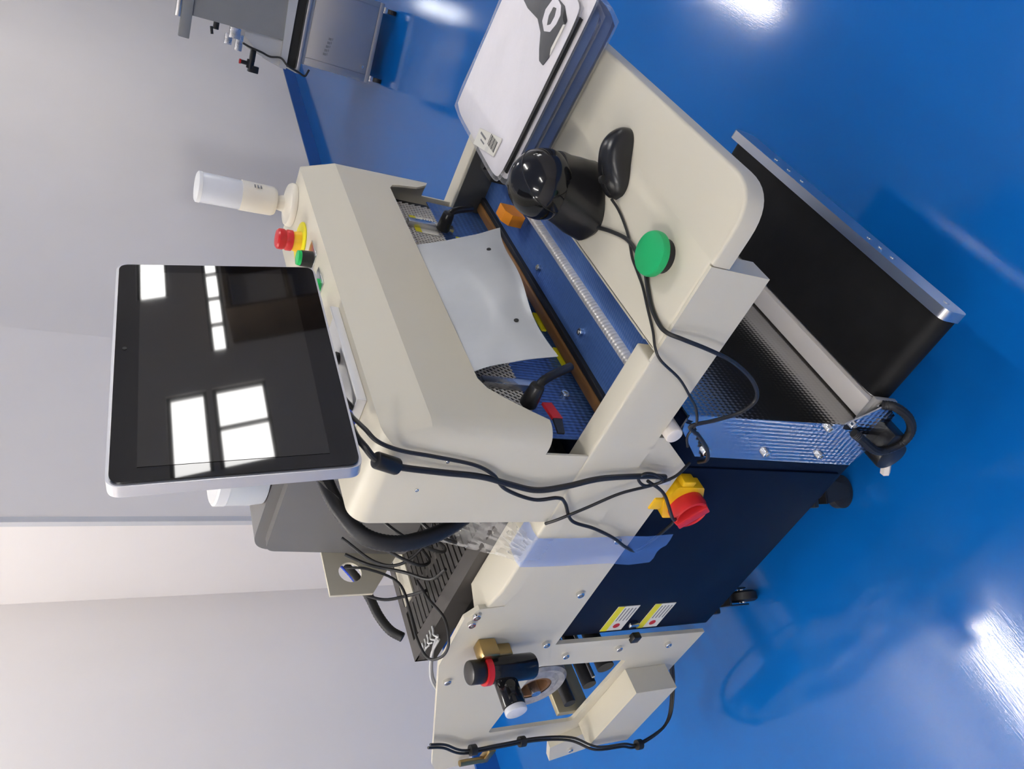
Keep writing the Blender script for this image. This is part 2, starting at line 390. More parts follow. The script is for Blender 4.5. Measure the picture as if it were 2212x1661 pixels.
# side beams
def beam(x0, x1, out):
    b = newbm()
    f = (lambda q: q) if out < 0 else (lambda q: [(0.845-x, y) for x, y in reversed(q)])
    plate(b, [f([(0.0, 0.2905), (0.045, 0.2905), (0.045, 0.66), (0.0865, 0.66), (0.0865, 0.95), (0.022, 0.978), (0.0, 0.858)])], 'z', 0.862, 0.90)
    b.normal_update()
    es = [e for e in b.edges if all(abs(v.co.z-0.90) < 1e-6 for v in e.verts) and len(e.link_faces) == 2 and any(abs(q.normal.z) < 0.5 for q in e.link_faces)]
    bmesh.ops.bevel(b, geom=es, offset=0.005, segments=3, affect='EDGES', profile=0.5)
    box(b, x0, x1, 0.12, 0.2905, 0.784, 0.8655)
    box(b, x0, x1, 0.2905, 0.858, 0.784, 0.862)
    wx = (x0, x0+0.005) if out < 0 else (x1-0.005, x1)
    box(b, wx[0], wx[1], 0.12, 0.2905, 0.8655, 0.8985)
    return part('side_beam', b, CREAM, M)
beam(0.0, 0.045, -1); beam(0.80, 0.845, 1)
# rear side plates with a rectangular cut-out
outer = [(0.45, 0.79), (0.45, 0.757), (0.514, 0.669), (1.085, 0.659), (1.096, 0.206), (1.33, 0.208), (1.60, 0.225), (1.625, 0.36), (1.553, 0.36), (1.565, 0.66), (1.628, 0.67), (1.645, 0.735), (1.60, 0.766), (1.12, 0.928), (0.955, 0.936), (0.926, 0.915), (0.922, 0.862), (0.70, 0.862), (0.70, 0.79)]
hole = [(1.172, 0.662), (1.19, 0.398), (1.478, 0.408), (1.47, 0.664)]
for x0 in (0.010, 0.822):
    b = newbm(); plate(b, [outer, rounded(hole, 0.012, 4)], 'x', x0, x0+0.010)
    rp = part('rear_plate', b, CREAM, M)
    if x0 < 0.5:
        for y, z in [(1.132, 0.609), (1.126, 0.46), (1.133, 0.303), (1.074, 0.690), (0.892, 0.698), (0.971, 0.915), (0.945, 0.915), (0.719, 0.705), (1.185, 0.885)]:
            bolt((0.010, y, z), rp)
# cross bars and rollers between the rear plates
for y, z, r, m in [(1.315, 0.435, 0.018, RUBBER), (1.40, 0.45, 0.016, RUBBER), (1.235, 0.43, 0.022, RUBBER)]:
    b = newbm(); cyl(b, (0.02, y, z), (0.822, y, z), r, seg=20); part('roller', b, m, M, label='black rubber roller')
b = newbm(); cyl(b, (0.02, 1.275, 0.445), (0.822, 1.275, 0.445), 0.005, seg=10); part('tie_rod', b, STEEL, M, label='thin steel tie rod')
b = newbm(); box(b, 0.02, 0.822, 1.445, 1.462, 0.36, 0.46, 0.002); part('cross_bar', b, GOLDB, M, label='champagne coloured cross bar')
# drive cover and sensor bracket on the rear plate
b = newbm(); plate(b, [[(1.235, 0.245), (1.235, 0.375), (1.50, 0.375), (1.50, 0.245)]], 'x', -0.055, 0.0095)
part('drive_cover', b, CREAM, M)
b = newbm(); plate(b, [[(1.50, 0.23), (1.62, 0.30), (1.655, 0.40), (1.57, 0.44), (1.48, 0.30)]], 'x', -0.012, 0.0095); sbk = part('sensor_bracket', b, CREAM, M)
bolt((-0.012, 1.56, 0.31), sbk); bolt((-0.012, 1.60, 0.36), sbk, s=0.9)
b = newbm(); box(b, -0.008, 0.010, 1.54, 1.60, 0.615, 0.635, 0.002); cyl(b, (-0.004, 1.585, 0.63), (-0.004, 1.585, 0.70), 0.008, seg=12); part('inlet_fitting', b, BRASS, M, label='brass air inlet fitting')

# air filter regulator
rg = newbm(); cyl(rg, (-0.040, 1.07, 0.745), (-0.040, 1.07, 0.852), 0.027, seg=28, bev=0.006); rgo = part('air_regulator', rg, GLOSSB, M, label='black air regulator with red ring and gauge')
b = newbm(); box(b, -0.030, 0.0095, 1.030, 1.062, 0.835, 0.875, 0.004); box(b, -0.018, 0.0095, 1.055, 1.09, 0.79, 0.84, 0.003); part('port_block', b, BRASS, rgo)
b = newbm(); cyl(b, (-0.040, 1.07, 0.852), (-0.040, 1.07, 0.864), 0.029, seg=28); part('ring', b, RED, rgo)
b = newbm(); cyl(b, (-0.040, 1.07, 0.864), (-0.040, 1.07, 0.897), 0.024, seg=28, bev=0.004); part('knob', b, BLACKP, rgo)
b = newbm(); cyl(b, (-0.055, 1.085, 0.812), (-0.115, 1.085, 0.812), 0.024, seg=28, bev=0.004); gg = part('gauge', b, GLOSSB, rgo)
b = newbm(); cyl(b, (-0.115, 1.085, 0.812), (-0.128, 1.085, 0.812), 0.023, seg=28, bev=0.003); part('gauge_lens', b, LENS, gg)

# bed: work table
tbl = rounded([(0.0, 0.002), (0.845, 0.002), (0.845, 0.1185), (0.8395, 0.1185), (0.8395, 0.276), (0.0055, 0.276), (0.0055, 0.1185), (0.0, 0.1185)], [0.065, 0.065, 0, 0, 0.004, 0.004, 0, 0], 10)
b = newbm(); plate(b, [tbl], 'z', 0.866, 0.90)
es = [e for e in b.edges if all(abs(v.co.z-0.90) < 1e-6 for v in e.verts) and len(e.link_faces) == 2 and any(abs(f.normal.z) < 0.5 for f in e.link_faces)]
bmesh.ops.bevel(b, geom=es, offset=0.005, segments=3, affect='EDGES', profile=0.5)
wt = part('work_table', b, CREAM, M)
b = newbm(); box(b, 0.047, 0.798, 0.2765, 0.284, 0.835, 0.889, 0.002); box(b, 0.047, 0.798, 0.284, 0.2985, 0.835, 0.840, 0.001); part('table_lip', b, CREAM, wt)
# green palm button on the table
sb = newbm(); cyl(sb, (0.092, 0.164, 0.9003), (0.092, 0.164, 0.915), 0.026, 0.022, 28); sbo = part('start_button', sb, BLACKP, M, label='large green palm button')
b = newbm(); lathe(b, [(0.914, 0.030), (0.917, 0.0335), (0.923, 0.0340), (0.928, 0.032), (0.930, 0.024), (0.9308, 0.012), (0.931, 0.002)], (0.092, 0.164, 0), seg=40); part('button_cap', b, GREEN, sbo)

# jaw assembly: blue-tinted steel sheets, bright ridge, PTFE covered sealing bar
b = newbm(); plate(b, [[(0.300, 0.838), (0.362, 0.828), (0.362, 0.825), (0.300, 0.835)]], 'x', 0.047, 0.798); jw = part('front_sheet', b, EMB_XY, M)
b = newbm(); pr = [(0.361, 0.826)] + [(0.3715-0.0105*math.cos(math.radians(a)), 0.828+0.013*math.sin(math.radians(a))) for a in range(0, 181, 15)] + [(0.382, 0.824)]
plate(b, [pr + [(0.376, 0.822), (0.366, 0.822)]], 'x', 0.047, 0.798); part('embossed_ridge', b, EMB_BY, M, label='bright embossed steel ridge')
b = newbm(); plate(b, [[(0.381, 0.827), (0.455, 0.827), (0.462, 0.812), (0.381, 0.80)]], 'x', 0.047, 0.798); js = part('jaw_sheet', b, EMB_XY, M)
for x, y in [(0.257, 0.427), (0.47, 0.43), (0.66, 0.43)]: bolt((x, y, 0.827), js, rot=(0, math.pi/2, 0), s=0.8)
b = newbm(); box(b, 0.050, 0.795, 0.456, 0.468, 0.80, 0.836, 0.002); part('seal_rubber', b, RUBBER, M)
b = newbm(); box(b, 0.050, 0.795, 0.468, 0.492, 0.80, 0.838, 0.006, 3); sbar = part('seal_bar', b, BRONZE, M, label='brown PTFE covered sealing bar')
for x in (0.235, 0.345): b = newbm(); box(b, x, x+0.055, 0.4925, 0.497, 0.832, 0.842); part('yellow_tag', b, YELL, sbar)
b = newbm(); plate(b, [[(0.4985, 0.806), (0.4985, 0.960), (0.5010, 0.960), (0.5010, 0.806)]], 'x', 0.047, 0.798); cs = part('rear_sheet', b, EMB_XZF, M)
bolt((0.155, 0.4985, 0.875), cs, rot=(0, 0, math.pi/2))
b = newbm(); box(b, 0.060, 0.780, 0.4985, 0.5035, 0.9605, 1.050, 0.001); ip = part('feed_panel', b, INNER, M, label='dark feed panel behind bright mesh')
b = newbm(); PX, PZ = 0.0092, 0.0075
for k in range(12):
    z0 = 0.962+k*PZ; off = PX/2 if k % 2 else 0
    pts = [(0.062+off+i*PX/2, 0.4965-(0.0012 if i % 2 else 0), z0+(PZ*0.92 if i % 2 else 0)) for i in range(int(0.705/(PX/2)))]
    tube(b, pts, 0.0016, 4, 1, smooth=False)
part('mesh_screen', b, MESHW, ip, label='bright expanded metal mesh', kind='stuff', smooth=0)
b = newbm(); cyl(b, (0.060, 0.506, 1.060), (0.780, 0.506, 1.060), 0.012, seg=24); part('feed_roller', b, EMB_BY, M, label='embossed feed roller')
for x in (0.160, 0.665): b = newbm(); box(b, x-0.008, x+0.008, 0.480, 0.4945, 0.940, 1.045, 0.001); part('bracket_strip', b, STEEL, M)
# warning stickers inside
LABS = [(0.640, 0.705, 0.975, 1.030), (0.585, 0.650, 0.885, 0.935)]
for x0, x1, z0, z1 in LABS:
    b = newbm(); box(b, x0, x1, 0.4925, 0.4945, z0, z1); st = part('warning_label', b, PAPER, M, label='white and yellow warning sticker')
    b = newbm(); box(b, x0, x1, 0.4918, 0.4925, z1-0.014, z1); part('header_band', b, YELL, st)
    b = newbm()
    for k in range(4): box(b, x0+0.025, x1-0.005, 0.4918, 0.4925, z0+0.004+0.006*k, z0+0.006+0.006*k)
    part('print', b, INKG, st)
# clamp levers
def lever(hx, hy, hz, tx, ty, tz):
    b = newbm(); cyl(b, (hx, hy+0.03, hz), (hx, hy-0.012, hz), 0.015, 0.012, 20, bev=0.003); lo = part('clamp_lever', b, BLACKP, M, label='black clamping lever')
    b = newbm(); tube(b, [(hx, hy-0.004, hz), (hx+(tx-hx)*0.3, hy-0.012, hz+(tz-hz)*0.25), (tx, ty, tz)], 0.0075, 12); part('handle', b, BLACKP, lo)
lever(0.085, 0.435, 0.995, 0.145, 0.425, 0.905)
lever(0.655, 0.455, 0.968, 0.70, 0.445, 0.90)
b = newbm(); plate(b, [[(0.102, 0.956), (0.103, 0.937), (0.066, 0.931), (0.066, 0.951)]], 'y', 0.472, 0.477); rl = part('release_tab', b, RED, M, label='red and black release tab')
b = newbm(); plate(b, [[(0.066, 0.950), (0.066, 0.932), (0.032, 0.942), (0.032, 0.955)]], 'y', 0.473, 0.4765); part('tab_stem', b, BLACKP, rl)
b = newbm(); box(b, 0.7965, 0.7995, 0.30, 0.645, 0.81, 0.893, 0.001); part('inner_shade_sheet', b, INNER, M)  # dark sheet over the right beam's inner face stands in for its shade
# orange stop block
b = newbm(); plate(b, [[(0.575, 0.842), (0.575, 0.872), (0.590, 0.884), (0.622, 0.884), (0.622, 0.842)]], 'y', 0.380, 0.405); part('stop_block', b, ORANGE, M, label='orange plastic stop block')
b = newbm(); box(b, 0.70, 0.76, 0.33, 0.375, 0.845, 0.885, 0.003); cyl(b, (0.73, 0.35, 0.885), (0.73, 0.35, 0.90), 0.012, seg=16); part('cylinder_block', b, DARK, M)

# chute: embossed steel apron with a folded side guard
b = newbm(); plate(b, [[(0.388, 0.755), (0.391, 0.755), (0.3775, 0.262), (0.3745, 0.262)]], 'x', 0.0015, 0.845); part('chute_sheet', b, EMB_XZ, M, label='embossed stainless chute sheet')
b = newbm(); gp = [(0.386, 0.755), (0.415, 0.754), (0.478, 0.680), (0.481, 0.256), (0.434, 0.244), (0.344, 0.250), (0.318, 0.30), (0.345, 0.330), (0.376, 0.37), (0.384, 0.70)]
plate(b, [gp], 'x', -0.002, 0.0012); sg = part('side_guard', b, EMB_YZ, M, label='embossed stainless side guard')
for y, z in [(0.461, 0.667), (0.458, 0.519), (0.456, 0.371), (0.385, 0.41), (0.372, 0.352)]: bolt((-0.002, y, z), sg)
for y, z in [(0.461, 0.667), (0.458, 0.519), (0.456, 0.371)]: b = newbm(); cyl(b, (0.0012, y, z), (0.0345, y, z), 0.006, seg=10); part('standoff', b, STEEL, sg)
# roller shaft end by the guard
b = newbm(); cyl(b, (-0.012, 0.425, 0.768), (0.03, 0.425, 0.768), 0.0155, seg=24, bev=0.003); part('shaft_end', b, ALUW, M)

# rotary mains switch
b = newbm(); plate(b, [rounded([(0.565, 0.590), (0.565, 0.655), (0.605, 0.665), (0.650, 0.640), (0.650, 0.575), (0.612, 0.563)], 0.008, 4)], 'x', 0.004, 0.030)
ms = part('main_switch', b, YEL, M, label='yellow and red rotary mains switch')
b = newbm(); box(b, 0.006, 0.03, 0.60, 0.63, 0.655, 0.685, 0.003); part('lock_tab', b, YEL, ms)
b = newbm(); box(b, 0.006, 0.03, 0.553, 0.575, 0.615, 0.645, 0.003); part('lock_tab', b, YEL, ms)
rx = Matrix.Rotation(-math.pi/2, 3, 'Y')
b = newbm(); lathe(b, [(0.0, 0.036), (0.014, 0.0365), (0.026, 0.034), (0.028, 0.031), (0.026, 0.028), (0.008, 0.027), (0.008, 0.001)], (0.004, 0.612, 0.607), rx, 32); kn = part('knob', b, RED, ms)
b = newbm(); box(b, -0.030, -0.004, -0.033, 0.033, -0.010, 0.010, 0.002); bmesh.ops.transform(b, matrix=Matrix.Translation((0, 0.612, 0.607)) @ Matrix.Rotation(math.radians(40), 4, 'X'), verts=b.verts); part('grip', b, RED, kn)
# stickers and latch on the cabinet door
def door_label(y0, z0, w_, h_):
    b = newbm(); box(b, 0.0285, 0.0298, y0, y0+w_, z0, z0+h_); s = part('warning_label', b, PAPER, M, label='white and yellow warning sticker')
    b = newbm(); box(b, 0.0280, 0.0285, y0, y0+w_, z0+h_-0.018, z0+h_); part('header_band', b, YELL, s)
    b = newbm()
    for k in range(4): box(b, 0.0280, 0.0285, y0+0.008, y0+w_*0.6, z0+0.006+0.010*k, z0+0.009+0.010*k)
    part('print', b, INKG, s)
    b = newbm(); cyl(b, (0.0280, y0+w_*0.8, z0+h_*0.4), (0.0285, y0+w_*0.8, z0+h_*0.4), 0.009, seg=16); part('pictogram', b, RED, s)
door_label(0.985, 0.470, 0.095, 0.062); door_label(0.985, 0.362, 0.095, 0.062)
b = newbm(); box(b, 0.018, 0.030, 1.05, 1.062, 0.437, 0.462, 0.002); lt = part('door_latch', b, CHROME, M)
b = newbm(); box(b, 0.0, 0.016, 1.075, 1.098, 0.425, 0.447, 0.002); part('latch_body', b, BLACKP, lt)

# hood -----------------------------------------------------------------
HX0, HX1 = 0.0, 0.812
prof = [(0.655, 0.9005), (0.655, 1.255), (0.478, 1.255), (0.453, 1.187), (0.447, 0.9005)]
def hood_body(ins, x0, x1, rad):
    if ins: pr = [(0.75, 0.85), (0.75, 1.251), (0.481, 1.251), (0.457, 1.186), (0.451, 0.85)]
    else: pr = prof
    b = newbm(); plate(b, [pr], 'x', x0, x1); bmesh.ops.dissolve_limit(b, angle_limit=0.01, verts=b.verts, edges=b.edges)
    b.edges.ensure_lookup_table()
    sel = []; cre = []
    for e in b.edges:
        v0, v1 = e.verts[0].co, e.verts[1].co; mid = (v0+v1)/2
        if abs(v0.x-v1.x) < 1e-5:
            if abs(v0.z-v1.z) < 0.001 and mid.z < 0.95: continue       # bottom
            if abs(v0.y-v1.y) < 0.001 and mid.y > 0.6: continue        # back
            sel.append(e)
        elif 1.1 < mid.z and mid.y < 0.6: cre.append(e)
    bmesh.ops.bevel(b, geom=sel, offset=rad, segments=9, affect='EDGES', profile=0.5)
    return b
cut = newbm(); op = [(-0.1, 0.983), (0.034, 0.983), (0.052, 1.010), (0.082, 1.050), (0.10, 1.070), (0.122, 1.080), (0.728, 1.080), (0.742, 1.072), (0.748, 1.055), (0.755, 1.012), (0.775, 0.985), (0.805, 0.972), (0.95, 0.972), (0.95, 0.80), (-0.1, 0.80)]
plate(cut, [op], 'y', 0.30, 0.492)
slot = newbm(); plate(slot, [[(-0.1, 0.7), (-0.1, 0.9009), (0.95, 0.9009), (0.95, 0.7)]], 'y', 0.2, 0.9)
hb = carve(hood_body(False, HX0, HX1, 0.032), [hood_body(True, HX0+0.004, HX1-0.004, 0.028), cut])
hood = part('hood', hb, CREAM, M, smooth=14)
hood['label'] = 'cream sheet metal hood with front opening'
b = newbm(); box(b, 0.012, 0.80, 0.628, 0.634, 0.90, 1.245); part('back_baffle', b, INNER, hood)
for y, z in [(0.515, 1.145), (0.578, 1.172)]:
    o = bolt((HX0+0.0005, y, z), hood, s=0.35)
# signal tower
TX, TY = 0.76, 0.553
b = newbm(); lathe(b, [(1.2555, 0.045), (1.262, 0.045), (1.267, 0.042), (1.2675, 0.030), (1.275, 0.017), (1.292, 0.014)], (TX, TY, 0), seg=32); st = part('signal_tower', b, IVORY, M, label='ivory signal tower with clear lens')
b = newbm(); lathe(b, [(1.291, 0.013), (1.292, 0.026), (1.297, 0.029), (1.300, 0.0295), (1.361, 0.0305)], (TX, TY, 0), seg=32); hs = part('housing', b, IVORY, st)
b = newbm()
for k in range(3): box(b, TX-0.012, TX-0.002, TY-0.0306, TY-0.029, 1.325+0.006*k, 1.3275+0.006*k)
part('print', b, INKG, hs)
b = newbm(); lathe(b, [(1.3605, 0.029), (1.436, 0.0300), (1.440, 0.028)], (TX, TY, 0), seg=32); ln = part('lens', b, LENS, st)
b = newbm(); lathe(b, [(1.436, 0.0305), (1.4425, 0.0305), (1.445, 0.027), (1.4455, 0.005)], (TX, TY, 0), seg=32); part('lens_cap', b, WHITE, st)
# emergency stop
EX, EY = 0.632, 0.562
b = newbm(); lathe(b, [(1.2553, 0.040), (1.2575, 0.040), (1.258, 0.039)], (EX, EY, 0), seg=36); eso = part('emergency_stop', b, YELL, M, label='red emergency stop on yellow ring')
b = newbm(); lathe(b, [(1.258, 0.021), (1.270, 0.019), (1.275, 0.016)], (EX, EY, 0), seg=30); part('collar', b, YEL, eso)
b = newbm(); lathe(b, [(1.272, 0.015), (1.274, 0.0205), (1.284, 0.0205), (1.287, 0.0185), (1.291, 0.0205), (1.300, 0.0200), (1.303, 0.017), (1.304, 0.004)], (EX, EY, 0), seg=30); part('mushroom_head', b, RED, eso)
# push buttons
for i, (x, y) in enumerate([(0.535, 0.536), (0.452, 0.540)]):
    b = newbm(); box(b, x-0.022, x+0.030, y-0.022, y+0.022, 1.2552, 1.2568, 0.0006); pbo = part('button_plate', b, STEEL, M, label='push button on a metal legend plate')
    b = newbm(); lathe(b, [(1.2568, 0.016), (1.265 if i else 1.278, 0.015)], (x-0.004, y, 0), seg=24); part('bezel', b, GREENL if i else BLACKP, pbo)
    b = newbm(); lathe(b, [(1.265 if i else 1.278, 0.0145), (1.272 if i else 1.284, 0.0135), (1.273 if i else 1.285, 0.008)], (x-0.004, y, 0), seg=24); part('cap', b, GREENL, pbo)

# vented cable tray behind the hood
b = newbm(); VX0, VX1, VY0, VY1, VZ = 0.088, 0.77, 0.68, 1.235, 0.920
box(b, VX0, VX0+0.038, VY0, VY1, VZ-0.004, VZ); box(b, VX1-0.02, VX1, VY0, VY1, VZ-0.004, VZ); box(b, VX0, VX1, VY1-0.022, VY1, VZ-0.0041, VZ-0.0001); box(b, VX0, VX1, VY0, VY0+0.02, VZ-0.0041, VZ-0.0001)
for k in range(1, 9): x = VX0+0.038+k*0.07; box(b, x, x+0.016, VY0+0.02, VY1-0.022, VZ-0.0042, VZ-0.0002)
box(b, VX0, VX0+0.004, VY0, VY1, VZ-0.05, VZ-0.004); box(b, VX0, VX1, VY1-0.004, VY1, VZ-0.05, VZ-0.004)
vt = part('vent_tray', b, DARKG, M, label='dark grey slotted top cover')
n = 26
sl = newbm(); box(sl, 0, VX1-VX0-0.058, 0, 0.0105, -0.0045, -0.0008); sl = finish(sl, 'slat', DARKG)
for k in range(n):
    part('slat', sl, DARKG, vt, at=(VX0+0.038, VY0+0.024+k*(VY1-VY0-0.05)/n, VZ), rot=(0.25, 0, 0))
b = newbm(); box(b, 0.05, 0.80, 0.66, 1.12, 0.776, 0.80); part('deck', b, DARK, M)
b = newbm(); box(b, 0.0925, 0.099, 0.69, 1.12, 0.80, 0.868); box(b, 0.75, 0.757, 0.69, 1.12, 0.80, 0.915); box(b, 0.0925, 0.757, 1.11, 1.118, 0.80, 0.868); part('tray_skirt', b, DARK, M)

# rear cable harness running down the back strip
hp = [(-0.004, 1.44, 0.835), (-0.004, 1.455, 0.79), (-0.006, 1.50, 0.72), (-0.008, 1.495, 0.62), (-0.012, 1.485, 0.52), (-0.03, 1.475, 0.43), (-0.066, 1.47, 0.37), (-0.07, 1.475, 0.28), (-0.07, 1.49, 0.22), (-0.04, 1.46, 0.12), (0.02, 1.40, 0.10), (0.06, 1.28, 0.16), (0.06, 1.17, 0.23)]
ch = thing('cable_harness', 'bundle of thin black cables clipped down the rear frame strip', 'cable', (0, 1.46, 0.2))
for k, (dy, dz, dx) in enumerate([(0, 0, 0), (0.008, 0.003, -0.003), (0.015, 0.0, 0.0)]):
    b = newbm(); tube(b, [(x+dx-0.004, y+dy, z+dz) for x, y, z in hp], 0.0032, 8); part('cable', b, CABLE, ch)
for p in [(-0.012, 1.50, 0.56), (-0.078, 1.487, 0.225), (-0.012, 1.50, 0.70)]:
    b = newbm(); cyl(b, (p[0], p[1], p[2]-0.008), (p[0], p[1], p[2]+0.008), 0.013, seg=16); part('cable_clip', b, CABLE, ch)

# ------------------------------------------------------------------ belt conveyor
K = thing('belt_conveyor', 'short black belt conveyor under the work table front', 'conveyor', (0.39, 0.23, 0.24))
def stadium(x0, x1, zc, r, n=14): return [(x0+r*math.cos(math.radians(a)), zc+r*math.sin(math.radians(a))) for a in [90+180*i/n for i in range(n+1)]] + [(x1+r*math.cos(math.radians(a)), zc+r*math.sin(math.radians(a))) for a in [-90+180*i/n for i in range(n+1)]]
b = newbm(); plate(b, [stadium(0.055, 0.71, 0.272, 0.029), stadium(0.055, 0.71, 0.272, 0.0265)], 'y', 0.140, 0.329); part('belt', b, BELT, K)
for x in (0.055, 0.71):
    b = newbm(); cyl(b, (x, 0.137, 0.272), (x, 0.332, 0.272), 0.0263, seg=28); part('drum', b, STEEL, K)
b = newbm(); rl_ = rounded([(0.022, 0.252), (0.022, 0.316), (0.745, 0.316), (0.745, 0.252)], [0.018, 0.018, 0.018, 0.018], 6)
plate(b, [rl_], 'y', 0.117, 0.137); bmesh.ops.recalc_face_normals(b, faces=b.faces); fr_ = part('front_rail', b, ALU, K, label='aluminium front rail with round ends')
hb_ = newbm(); cyl(hb_, (0, 0.0005, 0), (0, -0.0012, 0), 0.006, seg=16); hb_ = finish(hb_, 'screw', STEEL)
for x in (0.055, 0.20, 0.235, 0.27, 0.50, 0.55, 0.60): part('screw', hb_, STEEL, fr_, at=(x, 0.1168, 0.285 if x != 0.055 else 0.282))
b = newbm(); box(b, 0.022, 0.745, 0.333, 0.373, 0.250, 0.316, 0.002); part('rear_rail', b, ALUW, K, label='white aluminium rear rail')
b = newbm(); box(b, 0.011, 0.0215, 0.318, 0.402, 0.255, 0.320, 0.002); br = part('end_bracket', b, mat('acrylic_bracket', (0.55, 0.53, 0.50), 0.2, trans=0.35, var=0.02), K)
b = newbm(); box(b, 0.0035, 0.0215, 0.395, 0.406, 0.305, 0.356, 0.002); part('bracket_tab', b, ALUW, br)
for y, z in [(0.332, 0.305), (0.352, 0.305), (0.335, 0.270), (0.372, 0.33)]: bolt((0.011, y, z), br, s=0.7)
b = newbm(); cyl(b, (-0.032, 0.425, 0.205), (0.03, 0.425, 0.205), 0.034, seg=28, bev=0.005); mo = part('drive_motor', b, BLACKP, K, label='black drum motor with looped conduit')
b = newbm(); box(b, -0.028, 0.028, 0.370, 0.415, 0.212, 0.248, 0.004); part('terminal_box', b, BLACKP, mo)
b = newbm(); cyl(b, (-0.02, 0.452, 0.183), (-0.024, 0.476, 0.166), 0.010, seg=6); part('gland', b, ALUW, mo)
b = newbm(); tube(b, [(-0.012, 0.386, 0.345), (-0.02, 0.392, 0.325), (-0.03, 0.408, 0.28), (-0.03, 0.408, 0.245), (-0.03, 0.385, 0.215), (-0.03, 0.352, 0.222), (-0.025, 0.325, 0.255), (-0.01, 0.315, 0.29), (0.005, 0.325, 0.305)], 0.0085, 10, 10, ribs=0.10); part('conduit', b, RUBBER, mo)

# ------------------------------------------------------------------ touch monitor
TM = thing('touch_monitor', 'black glossy touch monitor with silver rim on the hood', 'monitor', (0.18, 0.55, 1.255))
mo_o = Vector((0.180, 0.475, 1.292)); tilt = math.atan2(0.055, 0.295)
MR = Matrix.Rotation(-tilt, 4, 'X')
MW, MH, MD = 0.464, 0.302, 0.030
def mon(bm):   # local: x across, y depth (0 = glass), z up
    bmesh.ops.transform(bm, matrix=Matrix.Translation(mo_o) @ Matrix.Rotation(math.radians(1.2), 4, 'Y') @ MR, verts=bm.verts); return bm
rr = rounded([(-MW/2, 0), (MW/2, 0), (MW/2, MH), (-MW/2, MH)], 0.018, 8)
b = newbm(); plate(b, [rr], 'y', 0.003, MD)
bmesh.ops.bevel(b, geom=[e for e in b.edges if len(e.link_faces) == 2 and all(abs(v.co.y-MD) < 1e-6 for v in e.verts) and any(abs(f.normal.y) < .5 for f in e.link_faces)], offset=0.008, segments=3, affect='EDGES')
part('housing', mon(b), SILV, TM)
r2 = rounded([(-MW/2+0.004, 0.004), (MW/2-0.004, 0.004), (MW/2-0.004, MH-0.004), (-MW/2+0.004, MH-0.004)], 0.015, 8)
b = newbm(); plate(b, [r2], 'y', 0.0, 0.0035); sc = part('bezel_glass', mon(b), GLASS, TM)
b = newbm(); box(b, -MW/2+0.026, MW/2-0.026, -0.0006, 0.0, 0.040, MH-0.034); part('screen', mon(b), DISP, sc)
b = newbm(); cyl(b, (0.02, -0.0008, MH-0.016), (0.02, 0.0, MH-0.016), 0.003, seg=12); part('camera_dot', mon(b), INK, sc)
b = newbm(); box(b, -0.15, 0.15, MD, MD+0.022, 0.05, MH-0.03, 0.006); part('back_cover', mon(b), BLACKP, TM)
b = newbm(); box(b, 0.100, 0.325, 0.496, 0.645, 1.2555, 1.2595, 0.001); box(b, 0.100, 0.325, 0.492, 0.496, 1.2555, 1.270, 0.0008); box(b, 0.096, 0.100, 0.492, 0.560, 1.2555, 1.270, 0.0008); sd = part('stand_base', b, WHITE, TM, label='white sheet metal stand base')
b = newbm(); tube(b, [(0.18, 0.60, 1.258), (0.18, 0.598, 1.32), (0.18, 0.575, 1.40), (0.18, 0.545, 1.43)], 0.016, 14); part('stand_neck', b, BLACKP, TM)
b = newbm(); tube(b, [(0.245, 0.535, 1.262), (0.20, 0.53, 1.285), (0.15, 0.53, 1.282), (0.10, 0.53, 1.263)], 0.010, 12); part('stand_hoop', b, GLOSSB, TM)
b = newbm(); cyl(b, (0.30, 0.56, 1.2595), (0.30, 0.56, 1.263), 0.006, seg=16); part('screw', b, CHROME, sd)

# cables falling from the monitor
vc = thing('video_cable', 'black video cable with ferrite block hanging down the hood side', 'cable', (-0.02, 0.5, 0.8))
b = newbm(); tube(b, [(0.06, 0.505, 1.285), (0.02, 0.492, 1.288), (-0.004, 0.488, 1.282), (-0.016, 0.500, 1.264), (-0.016, 0.513, 1.228), (-0.012, 0.526, 1.155), (-0.012, 0.533, 1.085), (-0.012, 0.548, 1.03), (-0.013, 0.560, 0.972), (-0.014, 0.548, 0.92), (-0.012, 0.530, 0.86), (-0.010, 0.523, 0.77), (-0.004, 0.530, 0.715)], 0.0050, 10); part('cable', b, CABLE, vc)
b = newbm(); cyl(b, (-0.0165, 0.5000, 1.266), (-0.0165, 0.5130, 1.228), 0.0125, seg=16, bev=0.003); part('ferrite_block', b, BLACKP, vc)
b = newbm(); cyl(b, (0.062, 0.506, 1.2845), (0.085, 0.512, 1.283), 0.009, seg=12); part('plug', b, BLUEW, vc, label='blue plug')
b = newbm(); tube(b, [(0.11, 0.525, 1.275), (0.055, 0.490, 1.286), (0.008, 0.466, 1.286), (-0.012, 0.470, 1.270), (-0.010, 0.487, 1.230), (-0.008, 0.498, 1.175), (-0.008, 0.512, 1.105), (-0.010, 0.530, 1.065), (-0.012, 0.560, 1.03), (-0.018, 0.577, 0.972), (-0.02, 0.570, 0.93), (-0.012, 0.592, 0.90), (-0.01, 0.640, 0.86), (-0.01, 0.662, 0.80), (-0.01, 0.690, 0.74), (-0.008, 0.722, 0.69), (0.0, 0.745, 0.645), (0.012, 0.735, 0.612), (0.016, 0.68, 0.585), (0.012, 0.64, 0.60), (-0.03, 0.615, 0.655), (-0.012, 0.565, 0.70), (-0.010, 0.535, 0.755)], 0.0032, 8)
solo('power_cable', b, CABLE, 'thin black cable from the monitor looping past the mains switch', 'cable')
